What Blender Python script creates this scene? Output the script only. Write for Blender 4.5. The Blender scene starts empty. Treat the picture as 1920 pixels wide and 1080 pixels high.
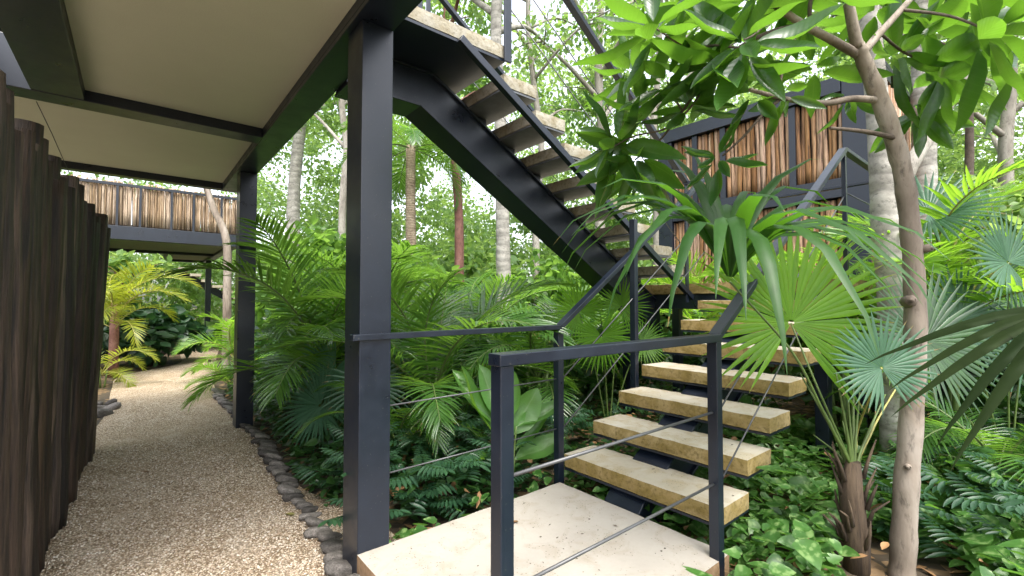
import bpy, bmesh, math, random
import numpy as np
from mathutils import Vector, Matrix
rnd = random.Random(7)
npr = np.random.default_rng(11)
scene = bpy.context.scene
COL = scene.collection
PI = math.pi
def rad(a): return math.radians(a)

# ------------------------------------------------------------------ camera
H = 1.2                      # eye height above the concrete landing (z = 0)
F_PX, YAW, PITCH = 854.2, rad(39.589), rad(1.791)
cy, sy, cp, sp = math.cos(YAW), math.sin(YAW), math.cos(PITCH), math.sin(PITCH)
FW = Vector((sy*cp, cy*cp, sp)); RT = Vector((cy, -sy, 0)); UP = RT.cross(FW)
EYE = Vector((0, 0, H))
cam = bpy.data.objects.new('camera', bpy.data.cameras.new('camera'))
COL.objects.link(cam)
m = Matrix((RT, UP, -FW)).transposed().to_4x4(); m.translation = EYE
cam.matrix_world = m
cam.data.lens = F_PX/1920*36; cam.data.sensor_width = 36
cam.data.clip_start = 0.03; cam.data.clip_end = 500
scene.camera = cam
# measured survey helpers: a sight line of the photograph to a point on a level / at a distance
def ray(px, py): return FW + RT*((px-960)/F_PX) - UP*((py-540)/F_PX)
def at(px, py, depth): return EYE + ray(px, py)*depth
def ground(px, py, z=-0.12):
    d = ray(px, py); return EYE + d*((z-H)/d.z)
def spot(px, depth, z=-0.12):          # ground point under a column of the picture at a distance
    p = EYE + (FW + RT*((px-960)/F_PX))*depth; return Vector((p.x, p.y, z))

# ------------------------------------------------------------------ materials
def mat(name):
    m = bpy.data.materials.new(name); m.use_nodes = True
    nt = m.node_tree; b = nt.nodes['Principled BSDF']
    return m, nt, b
def N(nt, t, **kw):
    n = nt.nodes.new(t)
    for k, v in kw.items():
        if k in n.inputs: n.inputs[k].default_value = v
        else: setattr(n, k, v)
    return n
def ramp(nt, fac, stops):
    r = nt.nodes.new('ShaderNodeValToRGB'); e = r.color_ramp.elements
    e[0].position, e[0].color = stops[0][0], (*stops[0][1], 1)
    e[1].position, e[1].color = stops[-1][0], (*stops[-1][1], 1)
    for p, c in stops[1:-1]:
        k = e.new(p); k.color = (*c, 1)
    nt.links.new(fac, r.inputs[0]); return r.outputs[0]
def coords(nt, scale=(1, 1, 1), kind='Object'):
    tc = nt.nodes.new('ShaderNodeTexCoord'); mp = nt.nodes.new('ShaderNodeMapping')
    mp.inputs['Scale'].default_value = scale
    nt.links.new(tc.outputs[kind], mp.inputs[0]); return mp.outputs[0]
def noise(nt, vec, scale, detail=4, rough=.55, dist=0):
    n = N(nt, 'ShaderNodeTexNoise', Scale=scale, Detail=detail, Roughness=rough, Distortion=dist)
    nt.links.new(vec, n.inputs['Vector']); return n.outputs['Fac']
def bump(nt, b, h, strength, dist=.01):
    n = N(nt, 'ShaderNodeBump', Strength=strength, Distance=dist)
    nt.links.new(h, n.inputs['Height']); nt.links.new(n.outputs[0], b.inputs['Normal'])
def mix(nt, fac, a, b_, mode='MIX'):
    n = nt.nodes.new('ShaderNodeMix'); n.data_type = 'RGBA'; n.blend_type = mode
    for s, v in ((n.inputs['Factor'], fac), (n.inputs['A'], a), (n.inputs['B'], b_)):
        if hasattr(v, 'links'): nt.links.new(v, s)
        elif isinstance(v, tuple): s.default_value = (*v, 1)
        else: s.default_value = v
    return n.outputs['Result']
def mathn(nt, op, a, b_=0.):
    n = nt.nodes.new('ShaderNodeMath'); n.operation = op
    for s, v in ((n.inputs[0], a), (n.inputs[1], b_)):
        if hasattr(v, 'links'): nt.links.new(v, s)
        else: s.default_value = v
    return n.outputs[0]

def m_steel():
    m, nt, b = mat('painted_steel'); v = coords(nt)
    n1 = noise(nt, v, 6, 6, .6); n2 = noise(nt, v, 90, 3)
    c = ramp(nt, n1, [(.3, (.0048, .0078, .0150)), (.7, (.0095, .0145, .0260))])
    nt.links.new(mix(nt, mathn(nt, 'GREATER_THAN', n2, .69), c, (.045, .045, .042)), b.inputs['Base Color'])
    nt.links.new(ramp(nt, n1, [(.3, (.26,)*3), (.75, (.44,)*3)]), b.inputs['Roughness'])
    b.inputs['Specular IOR Level'].default_value = .5
    bump(nt, b, n2, .06, .002); return m
def m_conc(name, lo, hi, stain, stain_amt, pit):
    m, nt, b = mat(name); v = coords(nt)
    n1 = noise(nt, v, 2.3, 8, .62, .4); n2 = noise(nt, v, 38, 5, .6); n3 = noise(nt, v, 7, 5, .65, .8)
    c = ramp(nt, n1, [(.3, lo), (.7, hi)])
    c = mix(nt, ramp(nt, n3, [(.50-.2*stain_amt, (0,)*3), (.78-.2*stain_amt, (.85,)*3)]), c, stain)
    vo = N(nt, 'ShaderNodeTexVoronoi', Scale=60.); nt.links.new(v, vo.inputs['Vector'])
    spots = mathn(nt, 'MULTIPLY', mathn(nt, 'LESS_THAN', vo.outputs['Distance'], .17), mathn(nt, 'GREATER_THAN', n3, .52))
    c = mix(nt, mathn(nt, 'MULTIPLY', spots, .7), c, (.10, .075, .04))
    c = mix(nt, mathn(nt, 'MULTIPLY', ramp(nt, n2, [(.25, (1,)*3), (.5, (0,)*3)]), pit), c, (.09, .065, .02))
    nt.links.new(c, b.inputs['Base Color']); b.inputs['Roughness'].default_value = .9
    b.inputs['Specular IOR Level'].default_value = .25
    bump(nt, b, n2, .25+.7*pit, .006); return m
def m_plaster():
    m, nt, b = mat('ceiling_plaster'); v = coords(nt)
    n1 = noise(nt, v, 1.4, 6, .6, .3); n2 = noise(nt, v, 160, 3, .6)
    c = ramp(nt, n1, [(.25, (.46, .475, .39)), (.75, (.53, .545, .455))])
    nt.links.new(mix(nt, .25, c, ramp(nt, n2, [(.3, (.37, .38, .31)), (.7, (.58, .59, .50))])), b.inputs['Base Color'])
    b.inputs['Roughness'].default_value = .95; bump(nt, b, n2, .35, .004); return m
def m_wood(name, cols, zs=1.1, var=.5, rough=.75, bstr=.55):
    m, nt, b = mat(name); v = coords(nt, (11, 11, zs))
    g = nt.nodes.new('ShaderNodeNewGeometry')
    off = nt.nodes.new('ShaderNodeVectorMath'); off.operation = 'ADD'
    sc = nt.nodes.new('ShaderNodeCombineXYZ')
    nt.links.new(mathn(nt, 'MULTIPLY', g.outputs['Random Per Island'], 57.), sc.inputs[0])
    oi = nt.nodes.new('ShaderNodeObjectInfo'); nt.links.new(mathn(nt, 'MULTIPLY', oi.outputs['Random'], 31.), sc.inputs[2])
    nt.links.new(v, off.inputs[0]); nt.links.new(sc.outputs[0], off.inputs[1]); v = off.outputs[0]
    n1 = noise(nt, v, 1.0, 7, .65, .5); n2 = noise(nt, v, 4.2, 6, .7)
    c = ramp(nt, n1, [(.28, cols[0]), (.5, cols[1]), (.74, cols[2])])
    c = mix(nt, ramp(nt, n2, [(.38, (.9,)*3), (.53, (0,)*3)]), c, tuple(x*.3 for x in cols[0]))
    r = mathn(nt, 'FRACT', mathn(nt, 'ADD', mathn(nt, 'MULTIPLY', g.outputs['Random Per Island'], 7.3), mathn(nt, 'MULTIPLY', oi.outputs['Random'], 3.1)))
    hs = nt.nodes.new('ShaderNodeHueSaturation'); nt.links.new(c, hs.inputs['Color'])
    nt.links.new(mathn(nt, 'ADD', mathn(nt, 'MULTIPLY', r, var*1.5), 1-var*.75), hs.inputs['Value'])
    nt.links.new(mathn(nt, 'ADD', mathn(nt, 'MULTIPLY', r, -.5), 1.2), hs.inputs['Saturation'])
    nt.links.new(hs.outputs[0], b.inputs['Base Color']); b.inputs['Roughness'].default_value = rough
    bump(nt, b, mathn(nt, 'ADD', n2, n1), bstr, .012); return m
def m_bark(name, cols, scale=(9, 9, 5), rings=0.):
    m, nt, b = mat(name); v = coords(nt, scale, 'Object')
    n1 = noise(nt, v, .55, 6, .6, .6); n2 = noise(nt, v, 3.5, 7, .7, .3)
    c = ramp(nt, n1, [(.3, cols[0]), (.5, cols[1]), (.7, cols[2])])
    c = mix(nt, ramp(nt, n2, [(.3, (.8,)*3), (.47, (0,)*3)]), c, tuple(x*.4 for x in cols[0]))
    h = n2
    if rings:
        w = N(nt, 'ShaderNodeTexWave', Scale=rings, Distortion=7., Detail=4.); w.bands_direction = 'Z'
        tc = coords(nt); nt.links.new(tc, w.inputs['Vector'])
        c = mix(nt, ramp(nt, w.outputs['Fac'], [(.0, (.32,)*3), (.16, (0,)*3)]), c, tuple(x*.45 for x in cols[0]))
        h = mathn(nt, 'ADD', n2, w.outputs['Fac'])
    nt.links.new(c, b.inputs['Base Color']); b.inputs['Roughness'].default_value = .85
    bump(nt, b, h, .5, .01); return m
def m_leaf(name, col, col2, trans, tw=.45, rough=.38, spec=.5, sat=.25, patch=None, veins=0., vcol=None, tips=0.):
    """leaf blade: glossy diffuse top with light coming through; colour differs from leaf to leaf"""
    m, nt, b = mat(name)
    g = nt.nodes.new('ShaderNodeNewGeometry'); r = g.outputs['Random Per Island']
    oi = nt.nodes.new('ShaderNodeObjectInfo')
    r2 = mathn(nt, 'FRACT', mathn(nt, 'ADD', r, oi.outputs['Random']))
    v = coords(nt); n1 = noise(nt, v, 1.7, 3); n2 = noise(nt, v, 26, 4)
    f = mathn(nt, 'ADD', mathn(nt, 'MULTIPLY', r2, .7), mathn(nt, 'MULTIPLY', n1, .4))
    c = ramp(nt, f, [(.08, col), (.95, col2)])
    c = mix(nt, ramp(nt, n2, [(.3, (.35,)*3), (.55, (0,)*3)]), c, tuple(x*.55 for x in col))
    if patch:
        c = mix(nt, ramp(nt, n2, [(.53, (0,)*3), (.62, (1,)*3)]), c, patch)
    if veins:
        uv = nt.nodes.new('ShaderNodeUVMap'); sx = nt.nodes.new('ShaderNodeSeparateXYZ'); nt.links.new(uv.outputs[0], sx.inputs[0])
        av = mathn(nt, 'ABSOLUTE', mathn(nt, 'SUBTRACT', sx.outputs[1], .5))
        wv = mathn(nt, 'SINE', mathn(nt, 'MULTIPLY', mathn(nt, 'SUBTRACT', sx.outputs[0], mathn(nt, 'MULTIPLY', av, .22)), veins*2*PI))
        rib = mathn(nt, 'LESS_THAN', av, .028)
        c = mix(nt, mathn(nt, 'MULTIPLY', ramp(nt, wv, [(.80, (0,)*3), (.99, (1,)*3)]), .22), c, vcol)
        c = mix(nt, mathn(nt, 'MULTIPLY', rib, .75), c, vcol)
        bump(nt, b, mathn(nt, 'ADD', wv, mathn(nt, 'MULTIPLY', rib, -5.)), .10, .002)
    if tips:                       # withered brown tips
        uv = nt.nodes.new('ShaderNodeUVMap'); sx = nt.nodes.new('ShaderNodeSeparateXYZ'); nt.links.new(uv.outputs[0], sx.inputs[0])
        e = mathn(nt, 'ADD', sx.outputs[0], mathn(nt, 'MULTIPLY', mathn(nt, 'SUBTRACT', r, .55), .22))
        c = mix(nt, mathn(nt, 'GREATER_THAN', e, tips), c, (.17, .11, .04))
    nt.links.new(c, b.inputs['Base Color'])
    b.inputs['Roughness'].default_value = rough; b.inputs['Specular IOR Level'].default_value = spec
    tr = nt.nodes.new('ShaderNodeBsdfTranslucent')
    hs = nt.nodes.new('ShaderNodeHueSaturation'); hs.inputs['Value'].default_value = 1.
    tcol = ramp(nt, f, [(.1, trans), (.95, tuple(min(.9, x*1.35) for x in trans))])
    nt.links.new(tcol, tr.inputs[0])
    mx = nt.nodes.new('ShaderNodeMixShader'); mx.inputs[0].default_value = tw
    nt.links.new(b.outputs[0], mx.inputs[1]); nt.links.new(tr.outputs[0], mx.inputs[2])
    out = nt.nodes['Material Output']; nt.links.new(mx.outputs[0], out.inputs[0])
    return m
def m_plain(name, col, rough=.6, var=.3):
    m, nt, b = mat(name); v = coords(nt); n1 = noise(nt, v, 14, 5)
    nt.links.new(ramp(nt, n1, [(.3, tuple(x*(1-var) for x in col)), (.7, tuple(x*(1+var) for x in col))]), b.inputs['Base Color'])
    b.inputs['Roughness'].default_value = rough; bump(nt, b, n1, .15, .004); return m
def m_gravel():
    m, nt, b = mat('gravel'); v = coords(nt)
    big = noise(nt, v, .8, 5, .6, .5); mid = noise(nt, v, 5, 5, .6)
    vo = N(nt, 'ShaderNodeTexVoronoi', Scale=105.); nt.links.new(v, vo.inputs['Vector'])
    vb = N(nt, 'ShaderNodeTexVoronoi', Scale=48.); nt.links.new(v, vb.inputs['Vector'])
    sep = nt.nodes.new('ShaderNodeSeparateColor'); nt.links.new(vo.outputs['Color'], sep.inputs[0])
    c = ramp(nt, sep.outputs[0], [(.0, (.28, .195, .125)), (.3, (.55, .435, .31)), (.65, (.69, .58, .445)), (1., (.82, .74, .63))])
    c = mix(nt, mathn(nt, 'MULTIPLY', mathn(nt, 'GREATER_THAN', sep.outputs[1], .84), .75), c, (.10, .065, .035))
    c = mix(nt, ramp(nt, vo.outputs['Distance'], [(.36, (0,)*3), (.62, (.85,)*3)]), c, (.15, .10, .055))
    c = mix(nt, ramp(nt, big, [(.42, (0,)*3), (.66, (.38,)*3)]), c, (.38, .28, .18))
    c = mix(nt, ramp(nt, mid, [(.5, (0,)*3), (.75, (.3,)*3)]), c, (.72, .64, .53))
    nt.links.new(c, b.inputs['Base Color']); b.inputs['Roughness'].default_value = .95
    b.inputs['Specular IOR Level'].default_value = .2
    h = mathn(nt, 'ADD', mathn(nt, 'MULTIPLY', vo.outputs['Distance'], -1.), mathn(nt, 'MULTIPLY', vb.outputs['Distance'], -.8))
    bump(nt, b, h, .9, .012); return m
def m_soil():
    m, nt, b = mat('leaf_litter_soil'); v = coords(nt)
    n1 = noise(nt, v, 1.5, 6, .6, .5)
    vo = N(nt, 'ShaderNodeTexVoronoi', Scale=16.); nt.links.new(v, vo.inputs['Vector'])
    sep = nt.nodes.new('ShaderNodeSeparateColor'); nt.links.new(vo.outputs['Color'], sep.inputs[0])
    c = ramp(nt, n1, [(.3, (.022, .016, .010)), (.7, (.06, .042, .024))])
    c = mix(nt, mathn(nt, 'MULTIPLY', mathn(nt, 'GREATER_THAN', sep.outputs[0], .72), .8), c, (.17, .105, .05))
    nt.links.new(c, b.inputs['Base Color']); b.inputs['Roughness'].default_value = .95
    bump(nt, b, vo.outputs['Distance'], .8, .02); return m

STEEL = m_steel(); LIT_PLATE = m_plain('bounce_lit_plate', (.085, .09, .10), .5, .2)  # upper tread plates: steel coloured paler to stand in for bounced light
TREAD_TOP = m_conc('tread_concrete', (.35, .31, .235), (.43, .395, .325), (.30, .24, .13), .22, .10)
TREAD_SIDE = m_conc('exposed_aggregate', (.26, .185, .075), (.39, .30, .15), (.19, .135, .035), .65, .8)
UP_SIDE = m_conc('weathered_aggregate', (.25, .23, .18), (.40, .375, .31), (.23, .19, .11), .45, .7)
SLAB = m_conc('landing_concrete', (.33, .30, .26), (.375, .345, .30), (.28, .24, .18), .02, .06)
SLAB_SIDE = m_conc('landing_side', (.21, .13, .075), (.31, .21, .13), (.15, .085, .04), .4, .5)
PLASTER = m_plaster()
LOG = m_wood('dark_log', ((.007, .0038, .0022), (.040, .022, .0125), (.150, .092, .056)), .5, 1.0, .6, 1.)
POLE = m_wood('brown_pole', ((.15, .070, .032), (.34, .185, .090), (.47, .30, .165)), .6, .5, .8, .5)
POLE_PALE = m_wood('straw_pole', ((.21, .135, .08), (.38, .265, .165), (.52, .39, .265)), .6, .5, .8, .4)
CABLE = m_plain('steel_cable', (.06, .062, .065), .35, .2)
GRAVEL = m_gravel(); SOIL = m_soil()
STONE = m_conc('river_stone', (.08, .075, .07), (.22, .20, .185), (.04, .036, .032), .4, .35)
def vary(m_, lo, hi):           # stones differ in tone from one another
    nt = m_.node_tree; b = nt.nodes['Principled BSDF']; src = b.inputs['Base Color'].links[0].from_socket
    oi = nt.nodes.new('ShaderNodeObjectInfo'); hs = nt.nodes.new('ShaderNodeHueSaturation'); nt.links.new(src, hs.inputs['Color'])
    nt.links.new(mathn(nt, 'ADD', mathn(nt, 'MULTIPLY', oi.outputs['Random'], hi-lo), lo), hs.inputs['Value']); nt.links.new(hs.outputs[0], b.inputs['Base Color'])
vary(STONE, .35, 1.5)
BARK_BROWN = m_bark('smooth_bark', ((.085, .062, .046), (.23, .188, .15), (.375, .33, .285)), (7, 7, 2.2))
BARK_PALE = m_bark('pale_bark', ((.15, .14, .12), (.29, .275, .24), (.43, .41, .365)), (7, 7, 9), 2.2)
BARK_RED = m_bark('red_bark', ((.11, .045, .035), (.19, .085, .065), (.28, .15, .12)), (9, 9, 7))
BARK_GREY = m_bark('grey_bark', ((.17, .15, .125), (.29, .265, .23), (.38, .355, .31)), (9, 9, 4))
BARK_PALM = m_bark('palm_bark', ((.14, .10, .065), (.25, .19, .13), (.34, .28, .20)), (9, 9, 9), 7.)
FIBRE = m_bark('palm_fibre', ((.022, .014, .008), (.055, .035, .02), (.11, .075, .045)), (30, 30, 4))
L_BROAD = m_leaf('broad_leaf', (.012, .046, .010), (.030, .082, .016), (.20, .43, .03), .30, .30, .5, veins=13., vcol=(.075, .14, .035))
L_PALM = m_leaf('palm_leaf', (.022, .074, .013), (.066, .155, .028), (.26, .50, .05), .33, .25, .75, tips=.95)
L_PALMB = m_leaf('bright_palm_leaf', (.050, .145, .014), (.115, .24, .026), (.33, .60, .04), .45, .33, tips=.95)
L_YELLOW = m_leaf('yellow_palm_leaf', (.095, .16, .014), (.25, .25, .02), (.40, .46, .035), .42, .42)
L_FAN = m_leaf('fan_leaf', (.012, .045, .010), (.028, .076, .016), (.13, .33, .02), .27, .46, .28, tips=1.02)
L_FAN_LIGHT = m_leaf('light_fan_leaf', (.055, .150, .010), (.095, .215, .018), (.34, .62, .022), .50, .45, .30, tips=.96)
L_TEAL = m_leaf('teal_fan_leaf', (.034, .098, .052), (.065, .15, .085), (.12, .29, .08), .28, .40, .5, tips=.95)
L_OLIVE = m_leaf('olive_leaf', (.008, .018, .005), (.018, .030, .008), (.05, .09, .015), .25, .7, .12)
L_PADDLE = m_leaf('paddle_leaf', (.050, .140, .026), (.090, .205, .040), (.26, .50, .05), .38, .36, .5, veins=20., vcol=(.14, .24, .08))
L_COVER = m_leaf('cover_leaf', (.010, .037, .010), (.032, .088, .020), (.09, .22, .03), .28, .36, .5)
L_POTHOS = m_leaf('pothos_leaf', (.024, .086, .015), (.068, .165, .032), (.18, .40, .05), .32, .42, .45, .25, (.17, .27, .09))
L_FERN = m_leaf('split_leaf', (.012, .046, .022), (.030, .086, .036), (.08, .20, .05), .28, .42)
L_FOREST = m_leaf('forest_leaf', (.034, .094, .016), (.110, .205, .042), (.27, .47, .07), .44, .48)
L_FORESTB = m_leaf('pale_forest_leaf', (.052, .122, .030), (.165, .265, .08), (.36, .53, .12), .46, .5)
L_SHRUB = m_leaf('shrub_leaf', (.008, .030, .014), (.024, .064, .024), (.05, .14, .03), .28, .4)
STALK = m_plain('green_stalk', (.085, .13, .03), .5)
STALK_Y = m_plain('yellow_stalk', (.26, .24, .06), .5)
TWIG = m_bark('dark_twig', ((.05, .036, .026), (.10, .075, .055), (.16, .125, .095)), (12, 12, 12))
DEADLEAF = m_plain('dry_leaf', (.22, .12, .05), .7)

# ------------------------------------------------------------------ objects
def link(o, parent=None, label=None, cat=None, group=None, kind=None):
    COL.objects.link(o)
    if parent: o.parent = parent
    if label: o['label'] = label
    if cat: o['category'] = cat
    if group: o['group'] = group
    if kind: o['kind'] = kind
    return o
def thing(name, label, cat, loc=(0, 0, 0), group=None):
    o = bpy.data.objects.new(name, None); o.location = loc; o.empty_display_size = .1
    return link(o, None, label, cat, group)
class MB:
    def __init__(s): s.v = []; s.f = []; s.m = []; s.sm = []
    def add(s, vs, fs, mi=0, smooth=False):
        o = len(s.v); s.v += [tuple(v) for v in vs]
        for f in fs: s.f.append([i+o for i in f]); s.m.append(mi); s.sm.append(smooth)
    def box(s, x0, x1, y0, y1, z0, z1, mi=0, side=None):
        vs = [(x, y, z) for z in (z0, z1) for y in (y0, y1) for x in (x0, x1)]
        sd = mi if side is None else side
        s.add(vs, [(4, 5, 7, 6)], mi); o = len(s.v)-8
        for f in ((0, 2, 3, 1), (0, 1, 5, 4), (1, 3, 7, 5), (3, 2, 6, 7), (2, 0, 4, 6)):
            s.f.append([i+o for i in f]); s.m.append(sd); s.sm.append(False)
    def bar(s, p, q, w, h, up=(0, 0, 1), mi=0):
        p, q = Vector(p), Vector(q); d = (q-p).normalized(); u = Vector(up)
        if abs(d.dot(u)) > .98: u = Vector((0, 1, 0))
        r = d.cross(u).normalized(); u = r.cross(d)
        vs = [c + r*(a*w/2) + u*(b*h/2) for c in (p, q) for a, b in ((-1, -1), (1, -1), (1, 1), (-1, 1))]
        s.add(vs, [(3, 2, 1, 0), (4, 5, 6, 7), (0, 1, 5, 4), (1, 2, 6, 5), (2, 3, 7, 6), (3, 0, 4, 7)], mi)
    def tube(s, pts, radii, n=8, mi=0, cap=True, jit=0., rg=None, smooth=True):
        pts = [Vector(p) for p in pts]
        if not hasattr(radii, '__len__'): radii = [radii]*len(pts)
        vs = []; fs = []; ref = None
        for i, p in enumerate(pts):
            d = (pts[min(i+1, len(pts)-1)]-pts[max(i-1, 0)]).normalized()
            if ref is None: ref = Vector((1, 0, 0)) if abs(d.x) < .8 else Vector((0, 1, 0))
            a = (ref-d*ref.dot(d)).normalized(); b = d.cross(a); ref = a
            for k in range(n):
                t = 2*PI*k/n; r = radii[i]*(1+(rg.uniform(-jit, jit) if rg else 0))
                vs.append(p + (a*math.cos(t)+b*math.sin(t))*r)
        for i in range(len(pts)-1):
            for k in range(n):
                fs.append((i*n+k, i*n+(k+1) % n, (i+1)*n+(k+1) % n, (i+1)*n+k))
        s.add(vs, fs, mi, smooth)
        if cap:
            o = len(s.v)-len(vs)
            s.f.append([o+k for k in range(n)][::-1]); s.m.append(mi); s.sm.append(False)
            s.f.append([o+(len(pts)-1)*n+k for k in range(n)]); s.m.append(mi); s.sm.append(False)
    def mesh(s, name, mats):
        me = bpy.data.meshes.new(name); me.from_pydata(s.v, [], s.f)
        for m_ in (mats if isinstance(mats, (list, tuple)) else [mats]): me.materials.append(m_)
        me.polygons.foreach_set('material_index', s.m); me.polygons.foreach_set('use_smooth', s.sm)
        me.update(); return me
    def build(s, name, mats, parent=None, bevel=0., **kw):
        o = bpy.data.objects.new(name, s.mesh(name, mats)); link(o, parent, **kw)
        if bevel:
            b = o.modifiers.new('bevel', 'BEVEL'); b.width = bevel; b.segments = 2; b.limit_method = 'ANGLE'
        return o
def np_mesh(name, V, Fq, mats, smooth=True, mi=None, uv=None):
    """V (n,3) vertices, Fq (m,4) quads"""
    me = bpy.data.meshes.new(name); n, q = len(V), len(Fq)
    me.vertices.add(n); me.vertices.foreach_set('co', np.asarray(V, np.float32).ravel())
    me.loops.add(q*4); me.loops.foreach_set('vertex_index', np.asarray(Fq, np.int32).ravel())
    me.polygons.add(q); me.polygons.foreach_set('loop_start', np.arange(0, q*4, 4, dtype=np.int32))
    me.polygons.foreach_set('loop_total', np.full(q, 4, np.int32))
    for m_ in (mats if isinstance(mats, (list, tuple)) else [mats]): me.materials.append(m_)
    me.polygons.foreach_set('use_smooth', np.full(q, smooth))
    if mi is not None: me.polygons.foreach_set('material_index', np.asarray(mi, np.int32))
    if uv is not None:
        l = me.uv_layers.new(name='UVMap'); l.data.foreach_set('uv', np.asarray(uv, np.float32)[np.asarray(Fq).ravel()].ravel())
    me.update(calc_edges=True); return me
def catmull(pts, n=6):
    pts = [Vector(p) for p in pts]; P = [pts[0]*2-pts[1]]+pts+[pts[-1]*2-pts[-2]]; out = []
    for i in range(1, len(P)-2):
        for k in range(n):
            t = k/n; a, b, c, d = P[i-1], P[i], P[i+1], P[i+2]
            out.append(.5*((2*b)+(c-a)*t+(2*a-5*b+4*c-d)*t*t+(3*b-a-3*c+d)*t**3))
    out.append(pts[-1]); return out
def lerp_list(vals, n):
    out = []
    for i in range(n):
        t = i/(n-1)*(len(vals)-1); k = min(int(t), len(vals)-2); out.append(vals[k]+(vals[k+1]-vals[k])*(t-k))
    return out
from mathutils import noise as mnoise
def rough_block(name, x0, x1, y0, y1, z0, z1, mats, parent=None, step=.035, amp=.003, chip=.006, seed=0, **kw):
    """cast concrete slab with slightly ragged arrises: top is material 0, the sides and underside material 1"""
    bm = bmesh.new(); key = {}
    dims = ((x0, x1), (y0, y1), (z0, z1)); ns = [max(1, round((b-a)/step)) for a, b in dims]; ns[2] = max(2, ns[2])
    def vert(i, j, k):
        t = (i, j, k)
        if t not in key:
            p = Vector([dims[a][0]+(dims[a][1]-dims[a][0])*t[a]/ns[a] for a in range(3)])
            onb = [t[a] in (0, ns[a]) for a in range(3)]; c = Vector([(dims[a][0]+dims[a][1])/2 for a in range(3)])
            n = mnoise.noise_vector(p*9+Vector((seed, 0, 0)))*amp
            if t[2] == ns[2] and not (onb[0] or onb[1]): n.z *= .4
            if sum(onb) >= 2:
                k_ = chip*(.4+.9*abs(mnoise.noise(p*23+Vector((seed, 3, 0)))))
                for a in range(3):
                    if onb[a]: n[a] += math.copysign(k_, c[a]-p[a])
            key[t] = bm.verts.new(p+n)
        return key[t]
    for a in range(3):
        b, c = [q for q in range(3) if q != a]
        for end in (0, ns[a]):
            for i in range(ns[b]):
                for j in range(ns[c]):
                    q = []
                    for di, dj in ((0, 0), (1, 0), (1, 1), (0, 1)):
                        t = [0]*3; t[a] = end; t[b] = i+di; t[c] = j+dj; q.append(vert(*t))
                    if (end == 0) == (a != 1): q = q[::-1]
                    f = bm.faces.new(q); f.material_index = 0 if (a == 2 and end) else 1; f.smooth = False
    me = bpy.data.meshes.new(name); bm.to_mesh(me); bm.free()
    for m_ in mats: me.materials.append(m_)
    o = bpy.data.objects.new(name, me); return link(o, parent, **kw)
def steel_box(name, parent, *b, bevel=.004, **kw):
    k = MB(); k.box(*b); return k.build(name, STEEL, parent, bevel, **kw)
def log_mb(mb, p, h, r, rg, sides=9, rings=9, lean=(0, 0), mi=0, bend=.02, rough=.07):
    ph = rg.uniform(0, 6); pts = []; rr = []
    for i in range(rings):
        t = i/(rings-1)
        pts.append((p[0]+lean[0]*t+bend*math.sin(t*2.6+ph), p[1]+lean[1]*t+bend*math.cos(t*3.1+ph*1.7), p[2]+h*t))
        rr.append(r*(1+rough*math.sin(t*7+ph*3)+rg.uniform(-rough, rough))*(1.06-.12*t))
    mb.tube(pts, rr, sides, mi, jit=rough*.6, rg=rg)

# ------------------------------------------------------------------ raised building over the path
GZ = -.12
bld = thing('raised_building', 'dark steel frame building on columns with beige ceiling panels over the gravel path', 'building', (.9, 2.27, GZ))
def bp(o): o.parent = bld; o.matrix_parent_inverse = Matrix.Translation(-Vector(bld.location)); return o
def rel(root):                    # parts are drawn in world coordinates, then hung on their thing
    inv = Matrix.Translation(-Vector(root.location))
    def f(o):
        o.parent = root; o.matrix_parent_inverse = inv; return o
    return f
for y0, y1 in ((2.168, 2.37), (5.56, 5.76)):
    k = MB(); k.box(.838, 1.0, y0, y1, GZ-.3, 2.598); bp(k.build('column', STEEL, None, .004))
k = MB()                           # wide flange edge beam: web, flanges and stiffeners
k.box(.808, 1.002, 1.45, 6.72, 2.60, 2.625); k.box(.808, .835, 1.45, 6.72, 2.627, 2.93); k.box(.97, 1.002, 1.45, 6.72, 2.627, 2.93); k.box(.808, 1.002, 1.45, 6.72, 2.932, 2.955)
bp(k.build('edge_beam', STEEL, None, .003))
bp(steel_box('edge_beam', None, -.56, -.30, 1.45, 4.296, 2.602, 2.93))
bp(steel_box('cross_beam', None, -2.6, .806, 4.30, 4.50, 2.598, 2.935))
bp(steel_box('cross_beam', None, -2.6, .806, 6.60, 6.72, 2.601, 2.935))
k = MB(); k.box(-.297, .805, 1.45, 4.297, 2.675, 2.72); bp(k.build('ceiling_panel', PLASTER))
k = MB(); k.box(-2.6, .805, 4.503, 6.597, 2.675, 2.72); bp(k.build('ceiling_panel', PLASTER))
k = MB(); k.box(-.53, .99, 1.45, 4.5, 2.96, 3.02); k.box(-2.6, .99, 4.52, 6.72, 2.96, 3.02); bp(k.build('deck', SLAB))
k = MB(); k.box(-3.2, -.78, -.6, 4.1, 2.75, 2.93); bp(k.build('unseen_shade_slab', PLASTER))  # unseen slab, added to shade the face of the cross beam
k = MB(); rg = random.Random(3)
x = -2.55
while x < -.62:
    log_mb(k, (x, 4.42, 2.94), rg.uniform(.85, 1.05), rg.uniform(.018, .028), rg, 6, 4, bend=.006); x += rg.uniform(.045, .068)
bp(k.build('pole_screen', LOG))
k = MB(); k.box(-2.6, -.6, 4.36, 4.39, 3.78, 3.83); bp(k.build('screen_rail', STEEL))
k = MB(); k.tube([at(68, 190, 3.2), at(97, 250, 3.3), at(130, 325, 3.5)], .003, 5); bp(k.build('wire', CABLE))
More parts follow.
